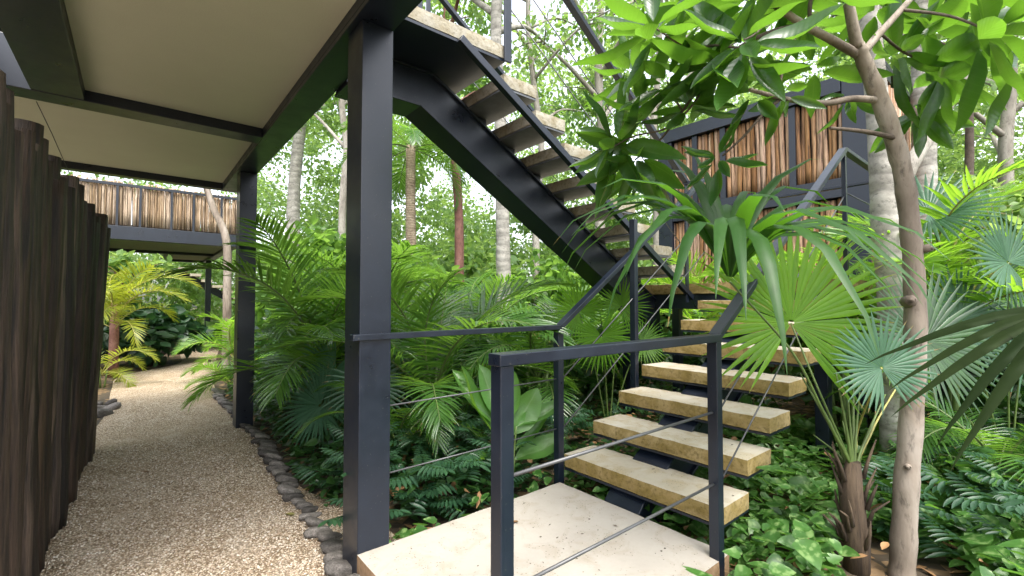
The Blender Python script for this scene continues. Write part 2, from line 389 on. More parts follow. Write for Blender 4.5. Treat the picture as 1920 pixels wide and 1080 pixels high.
# ------------------------------------------------------------------ staircase
st = thing('staircase', 'two flight outdoor staircase of floating concrete treads on dark steel stringers', 'staircase', (1.5, 1.6, GZ))
sp_ = rel(st)
sp_(rough_block('lower_landing', .836, 2.215, 1.045, 2.175, -.115, 0, (SLAB, SLAB_SIDE), None, .04, .002, .004, 1))
RISE, RUN = .174, .2995
def tread(x0, y0, y1, z, mats, seed, dx=.315):
    o = sp_(rough_block('tread', x0, x0+dx, y0, y1, z-.090, z, mats, None, .026, .0025, .004, seed))
    k = MB(); k.box(x0+.004, x0+dx-.004, y0+.006, y1-.006, z-.106, z-.0925)
    p = k.build('tread_plate', LIT_PLATE if mats[1] is UP_SIDE else STEEL); p.parent = o
    return o
for j in range(1, 8): tread(2.265+RUN*(j-1), 1.105, 2.185, RISE*j, (TREAD_TOP, TREAD_SIDE), j*3.1)
sp_(rough_block('middle_landing', 4.362, 5.62, 1.09, 3.47, 1.285, 1.392, (TREAD_TOP, TREAD_SIDE), None, .06, .003, .004, 40))
URISE, URUN = .172, .2965
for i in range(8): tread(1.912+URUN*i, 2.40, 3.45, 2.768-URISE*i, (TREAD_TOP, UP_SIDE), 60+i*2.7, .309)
sp_(rough_block('upper_landing', 1.006, 1.93, 2.40, 3.45, 2.868, 2.96, (SLAB, UP_SIDE), None, .03, .003, .004, 90))
k = MB(); k.box(1.006, 1.925, 2.404, 3.446, 2.848, 2.8655); sp_(k.build('landing_plate', STEEL))
def stringer(y0, y1, top, bot):
    """folded box stringer: outline in x,z extruded over y, with proud flange plates on both edges"""
    k = MB(); pr = top+bot[::-1]; n = len(pr)
    vs = [(x, y0, z) for x, z in pr]+[(x, y1, z) for x, z in pr]
    k.add(vs, [tuple(range(n)), tuple(range(n, 2*n))[::-1]]+[(i, i+n, (i+1) % n+n, (i+1) % n) for i in range(n)])
    for ed in (top, bot):
        for (xa, za), (xb, zb) in zip(ed[:-1], ed[1:]):
            k.bar((xa, (y0+y1)/2, za), (xb, (y0+y1)/2, zb), y1-y0+.05, .018)
    o = sp_(k.build('stringer', STEEL, None, .003)); return o
s = -URISE/URUN
stringer(2.86, 3.06, [(1.004, 2.838), (1.62, 2.838), (4.50, 2.838+s*2.88)], [(1.004, 2.585), (1.52, 2.585), (4.50, 2.585+s*2.98)])
s2 = RISE/RUN
stringer(1.60, 1.80, [(2.18, -.09), (2.30, .03), (4.45, .03+s2*2.15)], [(2.18, -.3), (2.50, -.13), (4.45, -.13+s2*1.95)])
def bracket(x, z, y0, y1):
    k = MB(); k.box(x+.07, x+.22, y0+.02, y1-.02, z-.21, z-.1085); sp_(k.build('bracket', STEEL, None, .003))
for i in range(8): bracket(1.912+URUN*i, 2.768-URISE*i, 2.88, 3.04)
for j in range(1, 8): bracket(2.265+RUN*(j-1), RISE*j, 1.62, 1.78)
k = MB(); k.box(4.40, 4.52, 1.15, 3.4, 1.13, 1.28); k.box(5.46, 5.58, 1.15, 3.4, 1.13, 1.28); sp_(k.build('landing_beam', STEEL, None, .004))
for x in (4.46, 5.52):
    for y in (1.3, 3.25):
        k = MB(); k.box(x-.05, x+.05, y-.05, y+.05, GZ-.2, 1.128); sp_(k.build('landing_post', STEEL, None, .004))
def post(x, y, z0, z1, w=.05, d=.05):
    k = MB(); k.box(x-w/2, x+w/2, y-d/2, y+d/2, z0, z1); return sp_(k.build('post', STEEL, None, .003))
def rail(*pts, w=.055, h=.034):
    k = MB()
    for p, q in zip(pts[:-1], pts[1:]): k.bar(p, q, w, h)
    return sp_(k.build('handrail', STEEL, None, .003))
def cable(*pts, r=.0048):
    k = MB(); k.tube(pts, r, 6); return sp_(k.build('cable', CABLE))
YL, YR, YU = 2.205, 1.068, 2.375
RT_ = 1.03
# landing rails
post(.846, YR, -.35, RT_-.018); post(2.136, YR, -.16, RT_-.018); post(2.236, YL, -.1, RT_-.018)
rail((.815, YR, RT_), (2.16, YR, RT_), w=.06, h=.036)
rail((.80, YL-.03, RT_), (2.262, YL, RT_), w=.05, h=.03)
for z in (.345, .68):
    cable((.86, YR, z), (2.13, YR, z), r=.006); cable((1.0, YL-.03, z), (2.23, YL, z), r=.0042)
# lower flight rails
hs = (2.39-1.035)/(4.245-2.25)
rail((2.246, YL, RT_+.003), (4.24, YL, 2.392)); rail((2.14, YR, RT_+.003), (4.245, YR, 2.392))
rail((4.243, YR, 2.394), (5.62, YR, 2.394), w=.05, h=.03); rail((5.59, YR, 2.391), (5.59, 3.45, 2.391), w=.05, h=.03)
post(3.10, YL, .52, 1.87, .045, .05); post(4.25, YR, 1.2, 2.378, .03, .03); post(5.59, YR, 1.3, 2.376, .03, .03)
for dz in (.34, .68):
    cable((2.25, YL, dz-.02), (4.25, YL, dz+1.35)); cable((2.15, YR, dz-.02), (4.25, YR, dz+1.35))
    cable((4.25, YR, dz+1.38), (5.59, YR, dz+1.38))
# upper flight rails, near side then far side
us = -.60
rail((1.925, YU, 3.92), (4.235, YU, 2.392), w=.055, h=.04)
rail((4.225, YU+.02, 2.388), (4.24, YL-.02, 2.388), w=.045, h=.03)
post(1.925, YU, 2.835, 3.93, .06, .016); post(4.22, YU, 1.2, 2.37, .05, .016)
rail((1.535, YU-.005, 2.852), (4.30, YU-.005, 1.245), w=.045, h=.05)
for dz in (.30, .60): cable((1.93, YU, 2.93+dz), (4.22, YU, 1.40+dz))
post(1.31, 2.47, 2.96, 3.95, .03, .02); post(1.90, 3.43, 2.84, 3.95, .04, .016); post(1.03, 2.43, 2.96, 3.95, .04, .016)
rail((1.02, 2.43, 3.96), (1.925, 2.395, 3.96), w=.05, h=.03); rail((1.02, 3.43, 3.965), (1.9, 3.43, 3.965), (4.25, 3.43, 2.39), w=.05, h=.035)
for dz in (.30, .60): cable((1.93, 3.43, 2.93+dz), (4.22, 3.43, 1.40+dz))

# ------------------------------------------------------------------ log fence at the left
fence = thing('log_fence', 'dark weathered log palisade along the left edge of the gravel path', 'fence', (-.35, 4, GZ))
fp = rel(fence); rg = random.Random(21)
y = 2.12; i = 0
while y < 5.62:
    t = y/5.6; x = -.378+.018*(y-3.2)
    r = rg.uniform(.041, .060); k = MB()
    log_mb(k, (x+rg.uniform(-.022, .022), y, GZ-.05), (1.93 if i == 0 else 2.07)+rg.uniform(-.07, .10), r, rg, 11, 15, (max(0, .034*(y-3))+rg.uniform(-.015, .015), rg.uniform(-.05, .02)), bend=.013, rough=.06)
    fp(k.build('log', LOG)); y += r*2*rg.uniform(.98, 1.10); i += 1
k = MB(); k.box(-.56, -.50, 2.0, 5.5, .5, .58); k.box(-.56, -.50, 2.0, 5.5, 1.5, 1.58); fp(k.build('backing_rail', LOG))
k = MB(); k.box(-.66, -.60, 2.0, 5.5, GZ, 1.75); fp(k.build('backing_board', LOG))

# ------------------------------------------------------------------ second raised building far down the path
b2 = thing('raised_building', 'far raised dark steel building with a pole screen balcony bridging the path', 'building', (1.5, 13.4, GZ))
p2 = rel(b2)
p2(steel_box('front_beam', None, -5, 2.02, 13.3, 13.5, 2.6, 2.9)); p2(steel_box('cross_beam', None, -5, 2.0, 16.5, 16.7, 2.6, 2.9))
p2(steel_box('edge_beam', None, 1.82, 2.02, 13.503, 19.6, 2.602, 2.898)); p2(steel_box('edge_beam', None, .62, .85, 16.703, 19.6, 2.603, 2.897))
p2(steel_box('end_beam', None, .853, 1.817, 19.4, 19.6, 2.602, 2.9))
for x0, y0, y1 in ((-5, 13.503, 16.497), (.853, 16.703, 19.397)):
    k = MB(); k.box(x0, 1.817, y0, y1, 2.675, 2.72); p2(k.build('ceiling_panel', PLASTER))
for y in (14.3, 18.6): p2(steel_box('column', None, 1.84, 2.0, y, y+.2, GZ-.3, 2.598))
p2(steel_box('column', None, -1.95, -1.79, 14.3, 14.5, GZ-.3, 2.598))
k = MB(); rg = random.Random(5); x = -5
while x < 2.0:
    log_mb(k, (x, 13.42+rg.uniform(-.015, .015), 2.93), rg.uniform(.9, 1.0), rg.uniform(.016, .026), rg, 6, 4, bend=.008); x += rg.uniform(.034, .052)
x = -5
while x < 2.0:
    log_mb(k, (x, 13.47+rg.uniform(-.015, .015), 2.93), rg.uniform(.85, 1.0), rg.uniform(.018, .028), rg, 6, 4, bend=.008); x += rg.uniform(.036, .056)
p2(k.build('pole_screen', POLE_PALE))
k = MB(); k.box(-5, 2.02, 13.34, 13.38, 3.80, 3.86); p2(k.build('screen_rail', STEEL))
for x in (-3.2, -1.6, -.35, .05, .62, 1.05, 1.62, 2.0):
    k = MB(); k.box(x-.022, x+.022, 13.345, 13.385, 2.905, 3.80); p2(k.build('screen_post', STEEL))
k = MB(); k.box(-5, 2.02, 13.5, 19.6, 2.905, 2.96); p2(k.build('deck', SLAB))
s3 = thing('staircase', 'small distant staircase of floating treads beyond the far raised building', 'staircase', (2.2, 21.5, GZ))
p3 = rel(s3)
k = MB(); k.bar((1.2, 21.8, 2.40), (4.6, 21.8, .35), .18, .26); k.box(.4, 1.3, 21.7, 21.9, 2.3, 2.5); p3(k.build('stringer', STEEL))
for i in range(9):
    k = MB(); k.box(1.25+i*.36, 1.60+i*.36, 21.3, 22.35, 2.42-i*.215, 2.52-i*.215); p3(k.build('tread', TREAD_TOP))

# ------------------------------------------------------------------ pole clad house at the right
hs_ = thing('pole_house', 'house clad in upright brown poles in a dark steel frame behind the stairs', 'house', (7.8, 3.3, GZ))
ph = rel(hs_); X0 = 7.6
ph(steel_box('column', None, X0, X0+.28, 4.56, 4.84, GZ-.3, 4.16)); ph(steel_box('column', None, X0, X0+.28, 1.63, 1.92, GZ-.3, 4.33))
ph(steel_box('roof_beam', None, X0-.03, X0+.26, 1.925, 4.9, 4.165, 4.33)); ph(steel_box('floor_beam', None, X0+.004, X0+.26, 1.925, 4.555, 2.68, 2.95))
ph(steel_box('roof_beam', None, X0-.03, X0+.26, 1.42, 1.625, 4.165, 4.33)); ph(steel_box('floor_beam', None, X0+.004, X0+.26, 1.42, 1.625, 2.68, 2.95))
def pole_wall(x0, y0, x1, y1, z0, z1, seed):
    k = MB(); rg = random.Random(seed); L = math.hypot(x1-x0, y1-y0); s = 0
    while s < L:
        r = rg.uniform(.026, .044); s += r; t = s/L
        log_mb(k, (x0+(x1-x0)*t, y0+(y1-y0)*t, z0), z1-z0+rg.uniform(-.02, .0), r, rg, 8, 7, bend=.009, rough=.06); s += r*.95
    ph(k.build('pole_wall', POLE))
pole_wall(X0+.10, 1.94, X0+.10, 4.55, 2.955, 4.163, 1); pole_wall(X0+.10, 1.94, X0+.10, 4.55, GZ, 2.675, 2)
pole_wall(X0+.10, 1.42, X0+.10, 1.62, 2.955, 4.163, 3); pole_wall(X0+.10, 1.42, X0+.10, 1.62, GZ, 2.675, 4)
pole_wall(X0+.2, 4.76, X0+1.6, 4.76, GZ, 4.163, 6); pole_wall(X0+.2, 1.47, X0+1.6, 1.47, GZ, 4.163, 7)
for y in (2.56, 3.62, 4.12):
    k = MB(); k.box(X0+.02, X0+.05, y-.045, y+.045, 2.955, 4.16); ph(k.build('mullion', STEEL))
k = MB(); k.box(X0, X0+1.7, 1.42, 4.8, 4.335, 4.40); ph(k.build('roof', STEEL))
k = MB(); k.box(X0+.23, X0+1.6, 1.5, 4.7, 2.96, 3.0); ph(k.build('floor', SLAB))
k = MB(); k.box(X0+.19, X0+.22, 1.5, 4.7, GZ, 4.16); ph(k.build('inner_wall', LOG))
# ------------------------------------------------------------------ leaf and frond builders
def leaf_tmpl(k=4, prof='lance', fold=.25, droop=.25, wave=0.):
    """unit leaf along +x, half width 1 on y: (verts, quads)"""
    V = []; F = []
    for i in range(k+1):
        t = i/k
        if prof == 'lance': w = (math.sin(PI*min(1, t**.85)))**.8 if t < 1 else 0
        elif prof == 'heart': w = min(1, .35+t*3.2)*max(0, 1-t**1.9)**.85
        elif prof == 'obov': w = math.sin(PI*min(1, t**1.6))**.7 if 0 < t < 1 else 0
        elif prof == 'paddle': w = max(0, math.sin(PI*min(1, max(0, (t-.08)/.92)**.8)))**.6
        w = max(w, .06 if i < k else .01)
        z = -droop*t*t + wave*math.sin(t*9)*.02
        x = t*(1-.25*droop*t)
        V += [(x, w, z), (x, 0, z-fold*w*.22), (x, -w, z)]
        if i:
            a = (i-1)*3; F += [(a, a+1, a+4, a+3), (a+1, a+2, a+5, a+4)]
    return np.array(V), np.array(F)
def unit(a): return a/np.maximum(np.linalg.norm(a, axis=-1, keepdims=True), 1e-9)
def scatter(tm, T, D, U, L, W):
    """many leaves at once -> V, F"""
    V0, F0 = tm; n = len(T); k = len(V0)
    D = unit(D); S = unit(np.cross(U, D)); Z = np.cross(D, S)
    L = np.broadcast_to(L, (n,))[:, None, None]; W = np.broadcast_to(W, (n,))[:, None, None]
    V = T[:, None, :] + D[:, None, :]*V0[None, :, 0:1]*L + S[:, None, :]*V0[None, :, 1:2]*W + Z[:, None, :]*V0[None, :, 2:3]*L
    F = (F0[None]+(np.arange(n)*k)[:, None, None]).reshape(-1, 4)
    return V.reshape(-1, 3), F
def join(parts):
    V = []; F = []; o = 0
    for v, f in parts: V.append(v); F.append(f+o); o += len(v)
    return np.concatenate(V), np.concatenate(F)
LOW = [leaf_tmpl(2, 'lance', .5, d) for d in (.05, .2, .4)]
MID = [leaf_tmpl(4, 'lance', .5, d) for d in (.05, .22, .45)]
HEART = [leaf_tmpl(5, 'heart', .5, d) for d in (.1, .3)]
def tm_uv(k, n):
    return np.tile(np.array([(i/k, v) for i in range(k+1) for v in (0, .5, 1)]), (n, 1))
def clump(c, r, n, L, W, rg, flat=.75, tm=LOW, down=.35, upn=.8):
    u = unit(rg.normal(size=(n, 3))); u[:, 2] *= flat
    rr = r*rg.random(n)[:, None]**.45
    T = np.asarray(c)+u*rr
    D = u*.8+rg.normal(size=(n, 3))*.55; D[:, 2] -= down
    U = rg.normal(size=(n, 3))*.5; U[:, 2] += upn
    sz = rg.uniform(.65, 1.25, n)
    return scatter(tm[rg.integers(len(tm))], T, D, U, L*sz, W*sz*rg.uniform(.8, 1.15, n))
def frond_data(L, n, ll, lw, elev, arch, rg, bare=.16, across=3, stn=5, vee=.35, dro=.5, f0=72, f1=24, side=0., gap=0.):
    """pinnate palm frond from the origin toward +x, rising then arching; returns V, F, material index"""
    rach = []; NS = 26; x = z = y = 0.
    for i in range(NS+1):
        s = i/NS; a = elev-arch*s**1.35
        rach.append((x, y, z)); x += math.cos(a)*L/NS; z += math.sin(a)*L/NS; y += side*s*L/NS
    R = np.array(rach); V = []; F = []; MI = []; UV = []
    def pt(s):
        q = s*NS; i = min(int(q), NS-1); p = R[i]+(R[i+1]-R[i])*(q-i); t = R[i+1]-R[i]; return p, t/np.linalg.norm(t)
    B = np.array((0, 1., 0))
    for i in range(n):
        s = bare+(1-bare)*((i+.5)/n)
        for sg in (1, -1):
            if rg.random() < gap: continue
            ss = min(.999, s+rg.uniform(-.35, .35)/n); p, t = pt(ss)
            up = np.cross(t, B); up = -up if up[2] < 0 else up
            if abs(t[2]) > .95: up = np.cross(t, B)
            q = (ss-bare)/(1-bare)
            shape = (.55+.45*min(1, q/.3)) if q < .3 else 1-.62*((q-.3)/.7)**1.5
            l = ll*shape*rg.uniform(.9, 1.08); phi = rad(f0+(f1-f0)*q+rg.uniform(-5, 5)); v = vee*rg.uniform(.6, 1.4)
            d = math.cos(phi)*t+math.sin(phi)*(sg*B*math.cos(v)+up*math.sin(v))
            ac0 = t-d*t.dot(d); ac0 /= np.linalg.norm(ac0)
            c = p.copy(); o = len(V); dd = d.copy(); g = dro*rg.uniform(.6, 1.5)
            for k in range(stn):
                tt = k/(stn-1); w = lw*max(.03, (min(1, .35+tt*3)*(1-tt**2.3)))
                ac = ac0-dd*ac0.dot(dd); ac /= np.linalg.norm(ac); nm = np.cross(dd, ac)
                if across == 3: V += [c+ac*w, c+nm*w*.45*(1 if nm[2] < 0 else -1), c-ac*w]
                else: V += [c+ac*w, c-ac*w]
                UV += [(tt, .5)]*across
                if k:
                    a = o+(k-1)*across
                    for j in range(across-1): F.append((a+j, a+j+1, a+j+1+across, a+j+across)); MI.append(0)
                dd = dd+np.array((0, 0, -1.))*g*(.25+tt)/stn; dd /= np.linalg.norm(dd)
                c = c+dd*l/(stn-1)
    o = len(V); m_ = 5
    for i in range(NS+1):
        s = i/NS; r = .0065*L*(1.25-s)+.0012; p = R[i]; t = R[min(i+1, NS)]-R[max(i-1, 0)]; t = t/np.linalg.norm(t)
        up = np.cross(t, B); up /= np.linalg.norm(up)
        for k in range(m_):
            a = 2*PI*k/m_; V.append(p+(B*math.cos(a)+up*math.sin(a))*r); UV.append((0, 0))
        if i:
            for k in range(m_):
                F.append((o+(i-1)*m_+k, o+(i-1)*m_+(k+1) % m_, o+i*m_+(k+1) % m_, o+i*m_+k)); MI.append(1)
    return np.array(V), np.array(F), MI, np.array(UV)
def frond_mesh(mats, seed, **kw):
    V, F, MI, UV = frond_data(rg=random.Random(seed), **kw)
    return np_mesh('frond', V, F, mats, True, MI, UV)
def fan_data(R, nseg, span, axis, normal, rg, split=.45, grav=.6, cone=.25, wob=.06, pleat=.22, gexp=1.6):
    """fan leaf round its hub at the origin; blades joined for the inner part and drooping at the tips"""
    ax = unit(np.array(axis, float)); nm = np.array(normal, float); nm = unit(nm-ax*nm.dot(ax)); sd = np.cross(nm, ax)
    V = []; F = []; dth = rad(span)/nseg
    RS = (.03, .16, .3, split, split+.14, split+.28, .88, 1.)
    for i in range(nseg):
        th = (i-(nseg-1)/2)*dth+rg.uniform(-wob, wob)*dth*3
        l = R*(.80+.20*math.cos(th*.5))*rg.uniform(.9, 1.06); d = math.cos(th)*ax+math.sin(th)*sd+nm*cone
        d /= np.linalg.norm(d); c = d*RS[0]*l; dd = d.copy(); o = len(V); g = grav*rg.uniform(.6, 1.5)
        lat0 = -math.sin(th)*ax+math.cos(th)*sd
        for k, r in enumerate(RS):
            if k:
                c = c+dd*(r-RS[k-1])*l
                dd = dd+np.array((0, 0, -1.))*g*(r**gexp)*.34; dd /= np.linalg.norm(dd)
            ws = math.tan(dth/2)*RS[3]*l
            w = math.tan(dth/2)*r*l*1.03 if r <= split else ws*max(.02, (1-((r-split)/(1-split))**1.5))
            lat = lat0-dd*lat0.dot(dd); lat /= np.linalg.norm(lat); up = np.cross(dd, lat)
            if up.dot(nm) < 0: up = -up
            V += [c+lat*w, c+up*w*pleat*2.2, c-lat*w]
            if k:
                a = o+(k-1)*3; F += [(a, a+1, a+4, a+3), (a+1, a+2, a+5, a+4)]
    return np.array(V), np.array(F)
def mesh_obj(name, me, parent=None, M=None, **kw):
    o = bpy.data.objects.new(name, me); link(o, parent, **kw)
    if M is not None: o.matrix_local = M
    return o

# ------------------------------------------------------------------ feather palms
def frond_set(mats, seed, count, **kw):
    r = random.Random(seed); out = []
    for i in range(count):
        k2 = dict(kw); k2['arch'] = kw['arch']*r.uniform(.75, 1.25); k2['elev'] = rad(75); k2['side'] = r.uniform(-.25, .25)
        out.append(frond_mesh(mats, seed*10+i, **k2))
    return out
ARECA = frond_set((L_PALM, STALK), 31, 4, L=1.7, n=44, ll=.54, lw=.0128, arch=1.8, dro=.85, vee=.3)
BRIGHT = frond_set((L_PALMB, STALK_Y), 32, 4, L=1.5, n=38, ll=.50, lw=.0145, arch=1.7, dro=.6, vee=.35)
YELLOW = frond_set((L_YELLOW, STALK_Y), 33, 3, L=1.6, n=30, ll=.50, lw=.017, arch=1.9, dro=.6, across=2, stn=4)
FEATHER = frond_set((L_PALM, STALK), 34, 3, L=1.4, n=40, ll=.38, lw=.011, arch=1.9, dro=.7, vee=.15)
FAR = frond_set((L_PALMB, STALK), 35, 3, L=1.9, n=28, ll=.55, lw=.019, arch=1.9, dro=.6, across=2, stn=4)
def palm(label, loc, meshes, n, scale, seed, e0=-10, e1=40, stem=.25, stems=4, name='palm', group=None, cat='palm', stem_m=None, special=(), avoid=None):
    """clump of canes with one frond object for each frond; special = (azimuth, tilt, scale, stem height, offset)"""
    r = random.Random(seed); t = thing(name, label, cat, loc, group)
    if stem > 0:
        k = MB()
        for i in range(stems):
            a = 2*PI*i/stems+r.uniform(-.4, .4); q = .05*scale*(stems > 1)
            b = Vector((math.cos(a)*q, math.sin(a)*q, -.05)); e = Vector((math.cos(a)*q*2.2, math.sin(a)*q*2.2, stem*r.uniform(.85, 1.1)))
            k.tube([b, b.lerp(e, .35), b.lerp(e, .7), e], [.026*scale, .022*scale, .02*scale, .017*scale] if stems > 1 else [.085, .075, .07, .06], 7)
        mesh_obj('stem', k.mesh('stem', stem_m or STALK), t)
    a0 = r.uniform(0, 6)
    for i in range(n):
        q = i/max(1, n-1); az = a0+i*2.39996+r.uniform(-.25, .25); tilt = rad(e0+(e1-e0)*q+r.uniform(-7, 7))
        if avoid is not None and abs((math.degrees(az)-avoid+180) % 360-180) < 32 and tilt < rad(36): continue
        sc = scale*r.uniform(.82, 1.1)*(.8+.2*math.sin(PI*min(1, q+.25)))
        M = Matrix.Translation((0, 0, stem*.92*(1-.3*q))) @ Matrix.Rotation(az, 4, 'Z') @ Matrix.Rotation(tilt, 4, 'Y') @ Matrix.Rotation(r.uniform(-.4, .4), 4, 'X') @ Matrix.Scale(sc, 4)
        mesh_obj('frond', meshes[r.randrange(len(meshes))], t, M)
    for az, tilt, sc, h in special:
        M = Matrix.Translation((0, 0, h)) @ Matrix.Rotation(rad(az), 4, 'Z') @ Matrix.Rotation(rad(tilt), 4, 'Y') @ Matrix.Rotation(r.uniform(-.25, .25), 4, 'X') @ Matrix.Scale(sc, 4)
        mesh_obj('frond', meshes[r.randrange(len(meshes))], t, M)
    return t
PG = 'feathery palms planted around the stairs and path'
# az: 0 = +x (away right), 90 = +y (away left), 180/-90 toward the eye
LEFTW = math.degrees(math.atan2(-RT.y, -RT.x))   # azimuth that points to picture left
palm('big arching green palm between the two dark columns, its fronds overlapping the far column', spot(605, 4.75), ARECA, 14, 1.1, 121, -20, 34, .75, 5, group=PG, avoid=LEFTW,
     special=((LEFTW+12, 44, .80, .45), (LEFTW-45, 25, .9, .5), (LEFTW+180, 5, 1.1, .6)))
palm('tall dark green palm directly behind the near column', spot(672, 5.7), ARECA, 14, 1.2, 102, -16, 30, .6, 5, group=PG)
palm('feathery green palm just right of the near column, in front of the pale trunk', spot(815, 4.1), ARECA, 12, .98, 103, -16, 36, .5, 5, group=PG)
palm('fine leaved drooping palm under the upper stair flight', spot(1010, 4.9), FEATHER, 15, 1.12, 104, -14, 40, .55, 5, group=PG)
palm('low feathery palm behind the landing handrail, left of the paddle leaf plant', spot(745, 3.75), FEATHER, 10, .72, 105, 0, 50, .15, 4, group=PG)
palm('green palm farther back between the near column and the pale trunk', spot(890, 6.4), ARECA, 13, 1.15, 106, -16, 34, .5, 5, group=PG)
palm('palm with upright fronds behind the foot of the upper stringer', spot(1120, 6.6), FEATHER, 13, 1.2, 107, -16, 34, .4, 5, group=PG)
palm('yellow green palm with thin brown stem at the left edge of the path', spot(216, 8.2), YELLOW, 14, 1.0, 108, -14, 34, 1.25, 1, stem_m=BARK_RED, group=PG)
palm('small yellow green palm at the foot of the log fence end', spot(196, 7.2), YELLOW, 8, .55, 109, 0, 50, .25, 3, group=PG)
palm('pale green palm leaning over the path beyond the far column', spot(440, 8.0), BRIGHT, 9, .68, 110, 0, 45, .45, 4, group=PG)
palm('low lime green palm beside the far column foot on the path edge', spot(438, 6.9), BRIGHT, 8, .55, 111, 8, 50, .12, 3, group=PG)
palm('bright lime palm between the fan palm and the pale trunk', spot(1575, 4.3), BRIGHT, 14, 1.05, 112, -14, 36, .85, 4, group=PG)
palm('tall bright palm with long stiff leaflets right of the slender trunk', spot(1765, 3.7), BRIGHT, 12, 1.05, 113, -6, 32, 1.45, 3, group=PG)
palm('dark green palm in the shade at the lower right behind the slender trunk', spot(1860, 3.1), FEATHER, 12, .85, 114, 5, 52, .2, 4, group=PG)
palm('green palm standing farther back beyond the two trunks', spot(1735, 5.4), ARECA, 13, 1.15, 115, -14, 34, .5, 5, group=PG)
palm('palm filling the right edge behind the teal fan leaf', spot(1905, 4.6), ARECA, 12, 1.15, 116, -14, 34, .6, 5, group=PG)
palm('lime green palm close against the pole house wall', spot(1470, 6.3), YELLOW, 13, .9, 117, -14, 36, 1.0, 4, group=PG)
palm('green palm behind the middle landing of the stairs', spot(1345, 6.9), BRIGHT, 12, 1.0, 118, -12, 36, 1.1, 4, group=PG)
# slender trunked palm with hanging crown
p = spot(772, 8.2); t = thing('palm', 'slim trunked palm with a hanging crown seen left of the upper stringer', 'palm', p, PG)
k = MB(); k.tube(catmull([(0, 0, -.1), (.05, .02, 1.2), (.0, .05, 2.6), (-.04, 0, 4.15)], 5), lerp_list([.12, .10, .095, .085], 16), 9); mesh_obj('trunk', k.mesh('trunk', BARK_PALM), t)
r = random.Random(9)
for i in range(15):
    M = Matrix.Translation((-.04, 0, 4.1)) @ Matrix.Rotation(i*2.4, 4, 'Z') @ Matrix.Rotation(rad(15+i*5.2), 4, 'Y') @ Matrix.Scale(.9*r.uniform(.85, 1.1), 4)
    mesh_obj('frond', ARECA[i % 4], t, M)

# ------------------------------------------------------------------ fan palm beside the stairs
def fan(parent, name, hub, R, nseg, span, axis, normal, m_, seed, **kw):
    V, F = fan_data(R, nseg, span, axis, normal, random.Random(seed), **kw)
    o = bpy.data.objects.new(name, np_mesh(name, V, F, m_, uv=np.tile(np.repeat(np.array([(q, .5) for q in (.03, .16, .3, .4, .55, .75, .88, 1.)]), 3, axis=0), (nseg, 1)))); link(o); o.location = hub; return o
def stalk(pts, r0, r1, m_=None, n=6):
    k = MB(); c = catmull(pts, 5); k.tube(c, lerp_list([r0, r1], len(c)), n); return k.build('stalk', m_ or STALK)
fb = spot(1592, 2.32, GZ)
fpalm = thing('fan_palm', 'fan palm with large drooping and bright round fan leaves beside the lower treads', 'palm', fb); fq = rel(fpalm)
def V3(dx, dy, dz): return RT*dx + UP*dy - FW*dz       # right, up, toward the eye
hub1 = at(1368, 528, 2.12); hub2 = at(1483, 606, 2.42); hub3 = at(1653, 690, 2.12); hub4 = at(1735, 640, 2.75)
top = fb+Vector((0, 0, .48))
for hub, mid, m_, r0 in ((hub1, at(1485, 660, 2.2), STALK, .008), (hub2, at(1530, 720, 2.3), STALK, .007), (hub3, at(1610, 800, 2.4), STALK_Y, .007), (hub4, at(1655, 770, 2.5), STALK_Y, .007)):
    fq(stalk([top, top.lerp(mid, .5), mid, hub], r0, r0*.6, m_))
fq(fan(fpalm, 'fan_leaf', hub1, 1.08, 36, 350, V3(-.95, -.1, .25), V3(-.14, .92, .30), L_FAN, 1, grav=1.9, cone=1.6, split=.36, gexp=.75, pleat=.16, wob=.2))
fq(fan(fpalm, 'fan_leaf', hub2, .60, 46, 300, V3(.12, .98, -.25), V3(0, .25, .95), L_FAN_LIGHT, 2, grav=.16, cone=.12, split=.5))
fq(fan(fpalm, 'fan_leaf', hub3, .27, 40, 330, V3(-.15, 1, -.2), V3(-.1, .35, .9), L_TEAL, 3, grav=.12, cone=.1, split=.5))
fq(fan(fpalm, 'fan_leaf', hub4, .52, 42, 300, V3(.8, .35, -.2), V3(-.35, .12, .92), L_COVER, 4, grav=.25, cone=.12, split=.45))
for i, (px, py) in enumerate(((1568, 700), (1590, 745), (1612, 735), (1545, 770), (1640, 790), (1500, 700), (1525, 815), (1600, 690), (1580, 790), (1660, 740))):
    e_ = at(px, py, 2.3+.03*i); b_ = top+Vector((0, 0, -.08)); fq(stalk([b_, b_.lerp(e_, .3)+Vector((0, 0, .06)), e_], .012, .003))
k = MB(); rg = random.Random(4)
k.tube([fb+Vector((0, 0, -.1)), fb+Vector((.01, 0, .15)), fb+Vector((0, .01, .34)), fb+Vector((0, 0, .52))], [.055, .058, .05, .03], 10, jit=.12, rg=rg)
for i in range(26):
    a = rg.uniform(0, 6.3); z = rg.uniform(.05, .45); q = Vector((math.cos(a), math.sin(a), 0))
    k.tube([fb+q*.05+Vector((0, 0, z)), fb+q*.075+Vector((0, 0, z+.08)), fb+q*rg.uniform(.08, .14)+Vector((0, 0, z+rg.uniform(.1, .2)))], [.012, .008, .003], 5)
fq(k.build('trunk', FIBRE))
